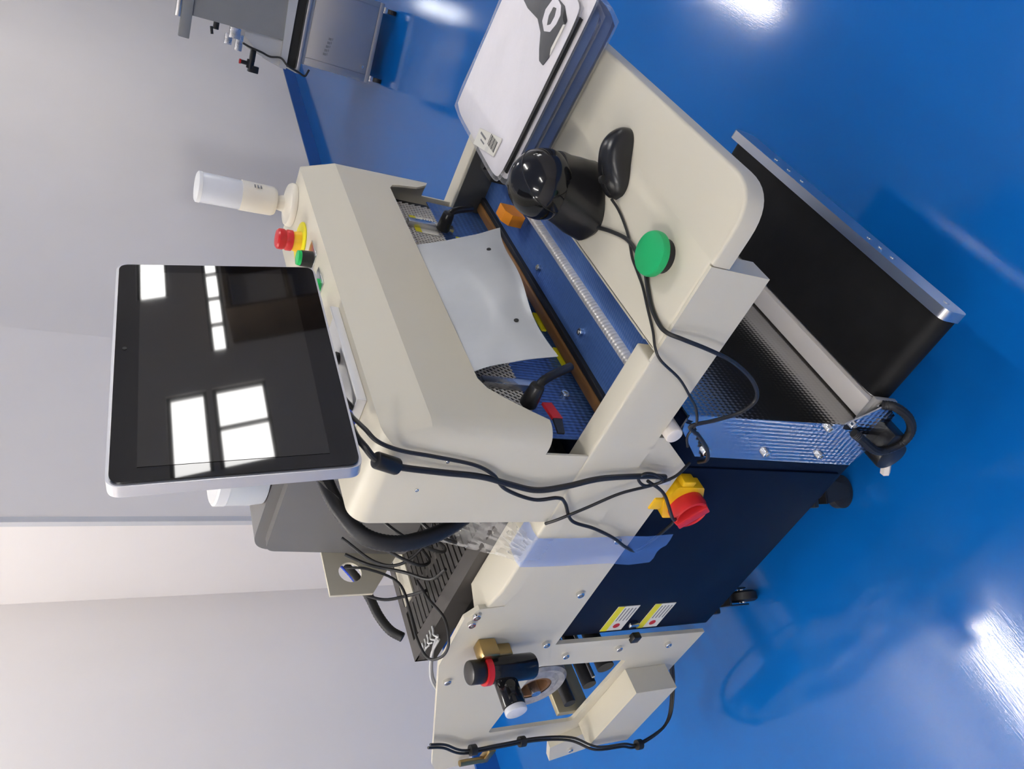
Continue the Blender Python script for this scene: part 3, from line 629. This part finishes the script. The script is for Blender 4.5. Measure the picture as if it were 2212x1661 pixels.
b = newbm(); tube(b, [(-0.004, 0.655, 0.905), (-0.014, 0.63, 0.892), (-0.014, 0.600, 0.85), (-0.013, 0.565, 0.80), (-0.012, 0.545, 0.745), (-0.014, 0.530, 0.728), (-0.012, 0.517, 0.75), (-0.012, 0.515, 0.775), (-0.012, 0.530, 0.78), (-0.012, 0.545, 0.75), (-0.008, 0.525, 0.70), (0.004, 0.50, 0.672)], 0.0028, 8)
solo('sensor_cable', b, CABLE, 'fine grey-black cable curled on the beam side under the hood', 'cable')
b = newbm(); box(b, -0.010, -0.0006, 0.535, 0.545, 0.700, 0.728, 0.002); solo('cable_clip', b, LENS, 'small clear cable clip stuck on the beam side', 'clip')

# ------------------------------------------------------------------ mouse, scanner on the table
MS = thing('computer_mouse', 'black wired computer mouse lying on the work table', 'mouse', (0.285, 0.12, 0.9004))
d = (Vector((0.316, 0.079, 0))-Vector((0.252, 0.164, 0))).normalized()
mc = Vector((0.290, 0.118, 0.9005)); side = Vector((-d.y, d.x, 0))
b = newbm(); NU, NV = 28, 18; grid = []
for i in range(NU+1):
    u = -1+2*i/NU; row = []
    wv = 0.030*(1-abs(u)**3.2)**0.5*(1-0.10*math.cos(u*2.6)) + 1e-4; hv = 0.038*(1-abs(u)**2.6)**0.5*(0.82+0.18*math.cos((u-0.25)*2)) + 1e-4
    for k in range(NV+1):
        a = math.pi*k/NV; row.append(b.verts.new(mc + d*(0.058*u) + side*(wv*math.copysign(abs(math.cos(a))**0.75, math.cos(a))) + Vector((0, 0, hv*math.sin(a)**0.8))))
    grid.append(row)
for i in range(NU):
    for k in range(NV): b.faces.new((grid[i][k], grid[i+1][k], grid[i+1][k+1], grid[i][k+1]))
    b.faces.new((grid[i][0], grid[i][NV], grid[i+1][NV], grid[i+1][0]))
bmesh.ops.remove_doubles(b, verts=b.verts, dist=1e-4)
mb = part('shell', b, BLACKP, MS)
b = newbm(); cyl(b, mc-d*0.032+side*0.003+Vector((0, 0, 0.031)), mc-d*0.032-side*0.003+Vector((0, 0, 0.031)), 0.007, seg=18); part('scroll_wheel', b, RUBBER, mb)
b = newbm(); tube(b, [mc-d*z_+Vector((0, 0, 0.0335-h_)) for z_, h_ in [(0.004, -0.003), (0.018, -0.0005), (0.04, 0.0085), (0.052, 0.0205)]], 0.0007, 6); part('button_seam', b, DARK, mb)
b = newbm(); tube(b, [(0.253, 0.164, 0.912), (0.235, 0.170, 0.9045), (0.205, 0.178, 0.9035), (0.175, 0.189, 0.9035), (0.148, 0.204, 0.9035), (0.125, 0.211, 0.9035), (0.095, 0.220, 0.9035), (0.06, 0.236, 0.9035), (0.024, 0.252, 0.904), (0.002, 0.265, 0.9045), (-0.012, 0.277, 0.894), (-0.014, 0.305, 0.84), (-0.014, 0.338, 0.795), (-0.014, 0.360, 0.768), (-0.018, 0.388, 0.750), (-0.012, 0.422, 0.742), (-0.008, 0.45, 0.720)], 0.0022, 8); part('cable', b, CABLE, MS)

SC = thing('barcode_scanner', 'black desktop barcode scanner with a ball head beside the mouse', 'scanner', (0.325, 0.215, 0.9))
bx_, by_ = 0.322, 0.206
fd = Vector((-0.77, 0.64, 0)); fs = Vector((0.64, 0.77, 0))
b = newbm()
secs = [(0.9004, 0.064, 0.046, 0.0), (0.906, 0.066, 0.048, 0.0), (0.918, 0.064, 0.046, 0.002), (0.935, 0.062, 0.045, 0.006), (0.952, 0.060, 0.046, 0.012), (0.966, 0.057, 0.048, 0.018), (0.975, 0.054, 0.050, 0.020)]
rings = []
for z, ra, rb, off in secs:
    ring = []
    for k in range(36):
        a = 2*math.pi*k/36; c_, s_ = math.cos(a), math.sin(a); e = 0.70 if z < 0.95 else 0.9
        q_ = fd*(ra*math.copysign(abs(c_)**e, c_)) + fs*(rb*math.copysign(abs(s_)**e, s_)) - fd*off*0.7
        ring.append(b.verts.new((bx_+q_.x, by_+q_.y, z)))
    rings.append(ring)
for p_, q_ in zip(rings, rings[1:]):
    for k in range(36): b.faces.new((p_[k], p_[(k+1) % 36], q_[(k+1) % 36], q_[k]))
b.faces.new(rings[0][::-1]); b.faces.new(rings[-1])
sbd = part('body', b, BLACKP, SC)
hc = Vector((bx_+0.013, by_-0.004, 0.990))
b = newbm(); bmesh.ops.create_uvsphere(b, u_segments=40, v_segments=24, radius=0.058)
bmesh.ops.transform(b, matrix=Matrix.Translation(hc) @ Matrix.Diagonal((1.0, 1.0, 1.0, 1)), verts=b.verts); hd = part('ball_head', b, GLOSSB, SC, label='glossy black ball head')
b = newbm(); pts = []
ax = Vector((0.45, 0.85, 0.25)).normalized(); e1 = ax.cross(Vector((0, 0, 1))).normalized(); e2 = ax.cross(e1)
for k in range(41):
    a = 2*math.pi*k/40; pts.append(hc + 0.0570*(math.cos(a)*e1 + math.sin(a)*e2) + ax*-0.010)
tube(b, pts, 0.0010, 6, 2); part('seam_ring', b, BLACKP, hd)
b = newbm(); tube(b, [(bx_-0.045, by_+0.022, 0.910), (0.262, 0.221, 0.905), (0.224, 0.205, 0.904), (0.176, 0.190, 0.9065), (0.142, 0.192, 0.9045), (0.112, 0.197, 0.9045), (0.085, 0.212, 0.9045), (0.055, 0.228, 0.9045), (0.022, 0.236, 0.9045), (-0.002, 0.234, 0.9045), (-0.016, 0.232, 0.885), (-0.022, 0.240, 0.83), (-0.028, 0.252, 0.775), (-0.03, 0.280, 0.715), (-0.028, 0.316, 0.676), (-0.024, 0.350, 0.682), (-0.02, 0.375, 0.716), (-0.018, 0.395, 0.758), (-0.018, 0.415, 0.725), (-0.018, 0.445, 0.685), (-0.012, 0.475, 0.660), (0.006, 0.50, 0.65)], 0.0034, 8); part('cable', b, CABLE, SC)

# ------------------------------------------------------------------ packed garments on the table
def pillow(corn, z0, z1, amp=0.004, n=22, seed=0, edge=0.18):
    A, B_, C_, D_ = [Vector((*c, 0)) for c in corn]       # order: around
    bm = newbm(); top = []; bot = []
    for i in range(n+1):
        rt, rb = [], []
        for k in range(n+1):
            u, v = i/n, k/n
            p = (A*(1-u)+B_*u)*(1-v) + (D_*(1-u)+C_*u)*v
            m_ = min(u, 1-u, v, 1-v); f = min(1, m_/edge); f = math.sqrt(max(0, 1-(1-f)**2))
            cx = (abs(u-.5)*2)**8*(abs(v-.5)*2)**8
            ctr = (A+B_+C_+D_)/4; p = p + (ctr-p)*0.05*cx
            nz = noise.noise(Vector((p.x*14+seed, p.y*14, seed*3.1)))
            zm = z0 + (z1-z0)*0.45
            rt.append(bm.verts.new((p.x, p.y, zm+(z1-zm)*f + amp*nz*f))); rb.append(bm.verts.new((p.x, p.y, zm-(zm-z0)*f - 0.0005)) if 0 < i < n and 0 < k < n else rt[-1])
        top.append(rt); bot.append(rb)
    for i in range(n):
        for k in range(n):
            bm.faces.new((top[i][k], top[i+1][k], top[i+1][k+1], top[i][k+1]))
            q = (bot[i][k+1], bot[i+1][k+1], bot[i+1][k], bot[i][k])
            try: bm.faces.new(q)
            except ValueError: pass
    return bm
def grow(corn, g):
    c = sum((Vector(p) for p in corn), Vector((0, 0)))/4
    return [tuple(c+(Vector(p)-c)*(1+g)) for p in corn]
def pack(name, label, corn, z0, z1, m, seed):
    t = thing(name, label, 'packed garment', ((corn[0][0]+corn[2][0])/2, (corn[0][1]+corn[2][1])/2, z0), 'garments bagged in clear film stacked on the table')
    g = part('garment', pillow(corn, z0+0.001, z1-0.0030, 0.001, 26, seed, 0.06), m, t)
    part('clear_bag', pillow(grow(corn, 0.045), z0, z1, 0.0045, 44, seed+5, 0.08), CLEAR, t, label='clear crinkled poly bag', kind=None)
    return t, g
cT = [(0.494, 0.284), (0.782, 0.268), (0.745, -0.072), (0.466, -0.050)]
cB = [(0.500, 0.286), (0.785, 0.270), (0.748, -0.075), (0.466, -0.050)]
pack('packed_garment', 'navy garment in clear film at the bottom of the stack', cB, 0.9006, 0.931, FABN, 1)
pack('packed_garment', 'navy garment in clear film just under the two white ones', [(x-0.004, y) for x, y in cB], 0.9315, 0.957, FABN, 2)
t2, g2 = pack('packed_garment', 'white garment with black trim in clear film, second from the top', [(0.490, 0.284), (0.782, 0.268), (0.740, -0.100), (0.458, -0.088)], 0.9575, 0.973, FABW, 3)
t1, g1 = pack('packed_garment', 'white garment with black print in clear film, topmost of its stack', cT, 0.9735, 0.9905, FABW, 4)
b = newbm(); plate(b, [[(0.4905, 0.262), (0.505, 0.262), (0.478, -0.03), (0.4655, -0.03)]], 'z', 0.9702, 0.9735); part('black_trim', b, FABK, g2)
def shift(bm):
    bmesh.ops.translate(bm, vec=(0.017, 0.003, 0), verts=bm.verts); return bm
bk = [(0.660, 0.0), (0.611, 0.010), (0.560, 0.011), (0.531, 0.024), (0.512, 0.046), (0.496, 0.060), (0.478, 0.061), (0.470, 0.044), (0.473, 0.031), (0.470, 0.010), (0.462, -0.020), (0.490, -0.035), (0.560, -0.040), (0.640, -0.040)]
b = newbm(); plate(b, [rounded(bk, 0.004, 3)], 'z', 0.9878, 0.9892); part('black_print', shift(b), FABK, g1, label='black printed panel')
zo = [(0.535, -0.030), (0.545, -0.010), (0.540, 0.008), (0.520, 0.018), (0.500, 0.012), (0.490, -0.005), (0.489, -0.020), (0.500, -0.032), (0.518, -0.036)]
zi = [(0.523, -0.022), (0.526, -0.006), (0.519, 0.008), (0.508, 0.002), (0.505, -0.012), (0.510, -0.024)]
b = newbm(); plate(b, [rounded(zo, 0.0035, 3), rounded(zi, 0.0025, 3)], 'z', 0.9888, 0.9898); part('printed_zero', shift(b), FABW, g1, label='white rounded zero shaped print')
b = newbm(); plate(b, [[(0.468, 0.040), (0.474, 0.030), (0.468, -0.012), (0.462, -0.014)]], 'z', 0.9888, 0.9899); part('cord', shift(b), PAPER, g1)
sk = [(0.622, 0.240), (0.524, 0.214), (0.528, 0.252), (0.624, 0.274)]
b = newbm(); plate(b, [sk], 'z', 0.9898, 0.9912); lb = part('barcode_label', b, PAPER, t1, label='cream barcode sticker')
b = newbm()
for k in range(9): x = 0.533+0.0042*k; box(b, x, x+(0.0013 if k % 3 else 0.0024), 0.226, 0.247, 0.9911, 0.9916)
part('barcode', b, INK, lb)
b = newbm(); box(b, 0.581, 0.611, 0.242, 0.246, 0.9911, 0.9916); box(b, 0.581, 0.601, 0.252, 0.255, 0.9911, 0.9916); part('print', b, INKG, lb)

# ------------------------------------------------------------------ grey poly mailer coming out of the hood
b = newbm(); n = 30
TL, TR, BL, BR = Vector((0.140, 0.462, 1.092)), Vector((0.520, 0.462, 1.090)), Vector((0.122, 0.385, 0.958)), Vector((0.528, 0.385, 0.914))
def bagp(u, v, s):
    p = (TL*(1-u)+TR*u)*(1-v) + (BL*(1-u)+BR*u)*v
    bul = math.sin(math.pi*min(1, v*1.05))*math.sin(math.pi*u)
    p.y += -0.012*bul*s + 0.006*math.sin(u*7+1)*v*v + 0.004*noise.noise(Vector((u*3, v*3, 1.7)))
    p.z += 0.022*v*math.sin(math.pi*u)*0.9 + 0.010*v*math.sin(u*9)*0.4
    p.x += 0.014*math.sin(math.pi*v)*(u-0.5)*-1.2
    return p
F = [[b.verts.new(bagp(i/n, k/n, 1)) for k in range(n+1)] for i in range(n+1)]
Bk = [[b.verts.new(bagp(i/n, k/n, -0.6)+Vector((0, 0.0016, 0.0004))) for k in range(n+1)] for i in range(n+1)]
for i in range(n):
    for k in range(n):
        b.faces.new((F[i][k], F[i+1][k], F[i+1][k+1], F[i][k+1])); b.faces.new((Bk[i][k+1], Bk[i+1][k+1], Bk[i+1][k], Bk[i][k]))
for i in range(n): b.faces.new((F[i][0], Bk[i][0], Bk[i+1][0], F[i+1][0])); b.faces.new((F[0][i], F[0][i+1], Bk[0][i+1], Bk[0][i])); b.faces.new((F[n][i+1], F[n][i], Bk[n][i], Bk[n][i+1]))
pm = solo('poly_mailer', b, MAILER, 'grey plastic mailer bag hanging out of the hood opening', 'plastic bag')
for u, v in [(0.80, 0.80), (0.235, 0.78)]:
    p = bagp(u, v, 1); b = newbm(); cyl(b, p+Vector((0, -0.0012, 0.0006)), p+Vector((0, 0.0, 0)), 0.0042, seg=14); part('vent_hole', b, DARK, pm)

# ------------------------------------------------------------------ film roll in the rear frame
rl2 = thing('bag_roll', 'grey roll of bag film with brown core in the rear frame', 'film roll', (0.4, 1.45, 0.5))
b = newbm(); ro = Matrix.Rotation(math.pi/2, 3, 'Y')
lathe(b, [(0.036, 0.045), (0.034, 0.055), (0.040, 0.066), (0.035, 0.080), (0.042, 0.088), (0.74, 0.088), (0.74, 0.045)], (0, 1.325, 0.588), ro, 48, caps=False); part('film', b, ROLLM, rl2)
b = newbm(); lathe(b, [(0.038, 0.036), (0.038, 0.0449), (0.745, 0.0449), (0.745, 0.036), (0.038, 0.036)], (0, 1.325, 0.588), ro, 36, caps=False); part('core', b, CARD, rl2)
b = newbm(); cyl(b, (0.021, 1.325, 0.588), (0.821, 1.325, 0.588), 0.012, seg=16); part('spindle', b, STEEL, rl2)

# ------------------------------------------------------------------ label printer and tub behind the hood
LP = thing('label_printer', 'mid grey label printer standing behind the hood', 'printer', (0.46, 0.92, 0.933))
b = newbm(); pr = rounded([(0.70, 0.9215), (1.132, 0.9215), (1.132, 1.268), (0.70, 1.268)], [0.006, 0.012, 0.05, 0.03], 9)
plate(b, [pr], 'x', 0.30, 0.63)
bmesh.ops.dissolve_limit(b, angle_limit=0.001, verts=b.verts, edges=b.edges)
bmesh.ops.bevel(b, geom=[e for e in b.edges if abs(e.verts[0].co.x-e.verts[1].co.x) < 1e-6 and (e.verts[0].co.z > 1.1 or e.verts[1].co.z > 1.1)], offset=0.022, segments=4, affect='EDGES')
part('body', b, GREY, LP, smooth=50)
b = newbm(); box(b, 0.315, 0.615, 0.694, 0.700, 1.00, 1.16, 0.002); part('front_door', b, BLACKP, LP)
TB = thing('plastic_tub', 'milky white plastic tub standing on the grey printer', 'tub', (0.375, 0.945, 1.262))
b = newbm(); lathe(b, [(1.2686, 0.070), (1.272, 0.078), (1.30, 0.082), (1.345, 0.083)], (0.395, 0.95, 0), seg=48); part('body', b, TUBM, TB)
b = newbm(); lathe(b, [(1.345, 0.084), (1.364, 0.084), (1.367, 0.080), (1.3675, 0.01)], (0.395, 0.95, 0), seg=48); part('lid', b, WHITE, TB)
# cream sensor bracket behind the printer
b = newbm(); plate(b, [[(0.205, 1.115), (0.205, 1.02), (0.33, 0.9205), (0.33, 1.115)], arc(0.262, 1.06, 0.026, 0, 345, 20)], 'y', 1.140, 1.146)
box(b, 0.205, 0.33, 1.146, 1.20, 0.9205, 0.9245)
part('rear_bracket', b, CREAM, M, label='cream bracket plate with round hole')

# cables behind the hood
lm = newbm(); tube(lm, [(0.20, 0.70, 1.262), (0.131, 0.692, 1.262), (0.085, 0.688, 1.258), (0.045, 0.690, 1.245), (0.006, 0.694, 1.218), (-0.008, 0.696, 1.173), (-0.002, 0.694, 1.124), (0.02, 0.695, 1.07), (0.06, 0.70, 1.01), (0.12, 0.74, 0.955), (0.18, 0.78, 0.945)], 0.013, 12, 14, ribs=0.07)
solo('corrugated_conduit', lm, RUBBER, 'thick black corrugated conduit curving round the back of the hood', 'conduit')
lm = newbm(); tube(lm, [(0.335, 1.215, 1.035), (0.295, 1.22, 1.010), (0.249, 1.22, 0.994), (0.200, 1.22, 0.983), (0.160, 1.218, 0.966), (0.137, 1.214, 0.943)], 0.0105, 12, 12, ribs=0.06)
solo('corrugated_conduit', lm, RUBBER, 'black conduit with blue wire ends resting on the slotted cover edge', 'conduit')
for pts, m, nm, lab in [([(0.345, 1.21, 1.06), (0.325, 1.215, 1.04), (0.290, 1.222, 1.016)], BLUEW, 'blue_wire', 'short bright blue wire at the conduit mouth'),]:
    b = newbm(); tube(b, pts, 0.003, 8); solo(nm, b, m, lab, 'wire')
wires = [
 [(0.29, 1.16, 1.06), (0.26, 1.13, 1.02), (0.20, 1.10, 0.975), (0.13, 1.115, 0.960), (0.075, 1.118, 0.960), (0.015, 1.095, 0.960), (-0.012, 1.045, 0.955), (-0.006, 1.005, 0.955), (0.045, 1.003, 0.950), (0.115, 1.040, 0.950), (0.19, 1.08, 0.942)],
 [(0.28, 1.10, 1.08), (0.25, 1.10, 1.03), (0.20, 1.06, 0.98), (0.15, 1.02, 0.945), (0.13, 0.96, 0.938)],
 [(0.285, 1.05, 1.10), (0.22, 1.05, 1.04), (0.20, 1.03, 0.99), (0.22, 0.98, 0.945), (0.26, 0.93, 0.938)],
 [(0.275, 0.98, 1.12), (0.20, 0.97, 1.06), (0.16, 0.98, 0.99), (0.18, 1.00, 0.945), (0.24, 1.03, 0.938)],
 [(0.27, 0.90, 1.12), (0.16, 0.88, 1.06), (0.13, 0.90, 0.98), (0.16, 0.93, 0.942), (0.22, 0.97, 0.937)],
 [(0.25, 0.85, 1.06), (0.14, 0.84, 1.02), (0.12, 0.86, 0.96), (0.17, 0.90, 0.938), (0.25, 0.88, 0.937)],
 [(0.29, 1.17, 1.09), (0.24, 1.17, 1.05), (0.195, 1.15, 1.00), (0.18, 1.12, 0.955), (0.15, 1.06, 0.939)]]
for i, wp in enumerate(wires):
    b = newbm(); tube(b, wp, 0.0036 if i else 0.0030, 8)
    solo('loose_wire', b, CABLE, 'thin black wire looping over the cover edge beside the regulator' if i == 0 else 'thin black wire in the tangle between the printer and the slotted cover', 'wire', None if i == 0 else 'tangle of wires beside the printer')
# white cable ties on the tray edge
for k in range(5):
    b = newbm(); tube(b, [(0.062+0.004*k, 1.10+0.016*k, 0.921), (0.072, 1.105+0.016*k, 0.928), (0.084, 1.108+0.016*k, 0.924), (0.095, 1.11+0.016*k, 0.9225)], 0.002, 6)
    solo('cable_tie', b, WHITE, 'small white cable tie at the rear corner of the slotted cover', 'cable tie', 'cable ties at the cover corner')
# pale air tubes behind the rear plate
for k in range(2):
    b = newbm(); tube(b, [(0.075+0.010*k, 1.13, 0.905), (0.07+0.010*k, 1.18, 0.905-0.006*k), (0.06+0.010*k, 1.26, 0.880-0.006*k), (0.055+0.010*k, 1.33, 0.835)], 0.003, 8)
    solo('air_tube', b, GUARD, 'pale thin air tube arching down behind the rear side plate', 'tube', 'air tubes behind the rear plate')

# plastic scraps on the beam
b = newbm(); n = 26; V = []
for i in range(n+1):
    row = []
    for k in range(n+1):
        u, v = i/n, k/n
        x = 0.20-0.21*u; y = (0.955-0.20*u)*(1-v)*1.0 + (0.87-0.17*u)*v - 0.10*v*(1-u)
        z = 0.944-0.036*min(1, u*1.4) + 0.012*abs(noise.noise(Vector((u*6, v*6, 2)))) + 0.006*noise.noise(Vector((u*16, v*16, 5)))
        if x < -0.003: z -= ( -0.003-x)*6; x = -0.004
        row.append(b.verts.new((x, y, max(z, 0.86))))
    V.append(row)
for i in range(n):
    for k in range(n): b.faces.new((V[i][k], V[i+1][k], V[i+1][k+1], V[i][k+1]))
solo('clear_plastic_scrap', b, CLEARB, 'crumpled clear plastic bag draped over the beam behind the hood', 'plastic bag')
b = newbm(); V = []
fp = [(0.045, 0.903), (0.01, 0.9035), (-0.004, 0.899), (-0.005, 0.85), (-0.005, 0.80), (-0.004, 0.76), (-0.002, 0.70), (-0.006, 0.65), (-0.003, 0.595)]
for i, (x, z) in enumerate(fp):
    row = []
    for k in range(7):
        v = k/6; sh = 0.0 if i < 8 else -0.012*(1-v); row.append(b.verts.new((x+0.002*math.sin(k*1.7+i)*(0.3 if i < 6 else 1.5)*(i > 5), 0.695+0.082*v, z+sh)))
    V.append(row)
for i in range(len(fp)-1):
    for k in range(6): b.faces.new((V[i][k], V[i+1][k], V[i+1][k+1], V[i][k+1]))
solo('protective_film_strip', b, BLUEF, 'strip of translucent blue protective film hanging over the navy cabinet', 'film')
b = newbm(); V = []
for i in range(13):
    row = []
    for k in range(9):
        u, v = i/12, k/8; row.append(b.verts.new((0.02+0.10*u, 0.672+0.05*v+0.006*noise.noise(Vector((u*5, v*5, 1))), 1.245-0.06*u*v+0.07*u*(1-v)-0.02)))
    V.append(row)
for i in range(12):
    for k in range(8): b.faces.new((V[i][k], V[i+1][k], V[i+1][k+1], V[i][k+1]))
solo('clear_plastic_scrap', b, CLEARB, 'small clear plastic flap behind the monitor at the hood back', 'plastic bag')

# ------------------------------------------------------------------ second machine standing further along the wall
UD = Vector((0.278, -0.960, 0)); ND = Vector((-0.960, -0.278, 0)); A0 = Vector((4.18, 1.403, 0))
BM4 = Matrix((( UD.x, -ND.x, 0, A0.x), (UD.y, -ND.y, 0, A0.y), (0, 0, 1, 0), (0, 0, 0, 1)))   # local x along the face, y into the machine
def bgm(bm): bmesh.ops.transform(bm, matrix=BM4, verts=bm.verts); return bm
G = thing('packing_machine', 'stainless and grey packing machine standing further along the wall', 'machine', tuple(BM4 @ Vector((0.35, 0.3, 0))))
b = newbm(); box(b, 0.0, 0.475, 0.0, 0.60, 0.085, 0.52, 0.004); part('base_cabinet', bgm(b), BGST, G)
for x0, x1, z0, z1 in [(0.0, 0.475, 0.085, 0.112), (0.0, 0.475, 0.497, 0.52), (0.0, 0.042, 0.1125, 0.4965), (0.445, 0.475, 0.1125, 0.4965)]:
    b = newbm(); box(b, x0, x1, -0.004, 0.0, z0, z1, 0.001); part('cabinet_frame', bgm(b), BGLIGHT if z0 > 0.4 else BGST, G)
b = newbm(); box(b, 0.045, 0.44, -0.006, 0.0, 0.115, 0.495, 0.002); dr = part('door', bgm(b), BGST, G)
b = newbm()
for k, x in enumerate([0.085, 0.108, 0.131, 0.154, 0.177]):
    box(b, x, x+0.014, -0.0075, -0.006, 0.378-0.004*k, 0.396-0.004*k); box(b, x+0.003, x+0.017, -0.0075, -0.006, 0.370-0.004*k, 0.374-0.004*k)
part('lettering', bgm(b), INKG, dr, label='row of dark printed characters')
b = newbm(); cyl(b, (0.085, -0.02, 0.145), (0.085, -0.006, 0.145), 0.008, seg=14); part('lock', bgm(b), CHROME, dr)
b = newbm(); box(b, -0.06, 0.52, -0.05, 0.62, 0.522, 0.545, 0.004); part('counter', bgm(b), BGST, G)
b = newbm(); box(b, -0.04, 0.50, -0.01, 0.60, 0.545, 0.60, 0.002); part('plinth_gap', bgm(b), DARK, G)
b = newbm(); plate(b, [[(-0.055, 0.60), (0.52, 0.60), (0.52, 0.66), (-0.055, 0.635)]], 'y', -0.03, 0.58); part('bed_rail', bgm(b), BGLIGHT, G)
b = newbm(); plate(b, [[(0.10, 0.64), (0.52, 0.66), (0.52, 1.18), (0.085, 1.145)]], 'y', -0.02, 0.55); part('upper_panel', bgm(b), BGPAINT, G)
b = newbm(); plate(b, [[(-0.05, 0.636), (0.098, 0.642), (0.098, 0.86), (0.06, 0.85), (-0.02, 0.75)]], 'y', 0.0, 0.5); part('side_cover', bgm(b), BGLIGHT, G)
b = newbm(); box(b, -0.04, 0.35, -0.04, 0.0, 1.148, 1.205, 0.004); part('top_arm', bgm(b), BGPAINT, G)
b = newbm(); box(b, 0.06, 0.40, -0.03, 0.02, 1.205, 1.235, 0.004); part('arm_cap', bgm(b), CHROME, G)
b = newbm(); tube(b, [(0.02, -0.02, 0.86), (0.01, -0.025, 0.82), (0.0, -0.025, 0.75), (-0.01, -0.025, 0.70), (0.0, -0.035, 0.64), (-0.03, -0.06, 0.60), (-0.05, -0.06, 0.53), (-0.06, -0.06, 0.49), (-0.02, -0.05, 0.47)], 0.006, 8); part('hose', bgm(b), CABLE, G)
b = newbm(); cyl(b, (-0.11, 0.05, 0.79), (-0.06, 0.05, 0.79), 0.022, seg=16); box(b, -0.13, -0.09, 0.03, 0.07, 0.74, 0.80, 0.004); cyl(b, (-0.085, 0.05, 0.81), (-0.085, 0.05, 0.85), 0.012, seg=14); box(b, -0.07, 0.0, 0.03, 0.07, 0.77, 0.80, 0.003); part('air_regulator', bgm(b), BLACKP, G)
b = newbm(); cyl(b, (-0.085, 0.05, 0.845), (-0.085, 0.05, 0.855), 0.014, seg=14); part('regulator_ring', bgm(b), RED, G)
b = newbm(); box(b, -0.03, 0.06, -0.015, 0.02, 0.86, 0.90, 0.003); box(b, 0.03, 0.09, -0.02, 0.02, 0.88, 0.94, 0.003); box(b, -0.01, 0.05, -0.015, 0.005, 0.92, 0.96, 0.002); part('valve_block', bgm(b), STEEL, G)
b = newbm(); box(b, 0.05, 0.09, -0.02, 0.01, 1.00, 1.03, 0.003); cyl(b, (0.02, -0.01, 1.03), (0.06, -0.01, 1.04), 0.008, seg=10); part('sensor', bgm(b), BLACKP, G)
for x, y in [(0.03, 0.015), (0.44, 0.015), (0.05, 0.52), (0.43, 0.52)]:
    b = newbm(); lathe(b, [(-0.012, 0.012), (-0.012, 0.032), (0.012, 0.032), (0.012, 0.012)], (x, y, 0.0325), Matrix.Rotation(math.pi/2, 3, 'Y'), 20)
    cst = part('caster', bgm(b), RUBBER, G)
    b = newbm(); box(b, x-0.018, x+0.018, y-0.02, y+0.02, 0.058, 0.0848, 0.003); part('caster_fork', bgm(b), CHROME, cst)
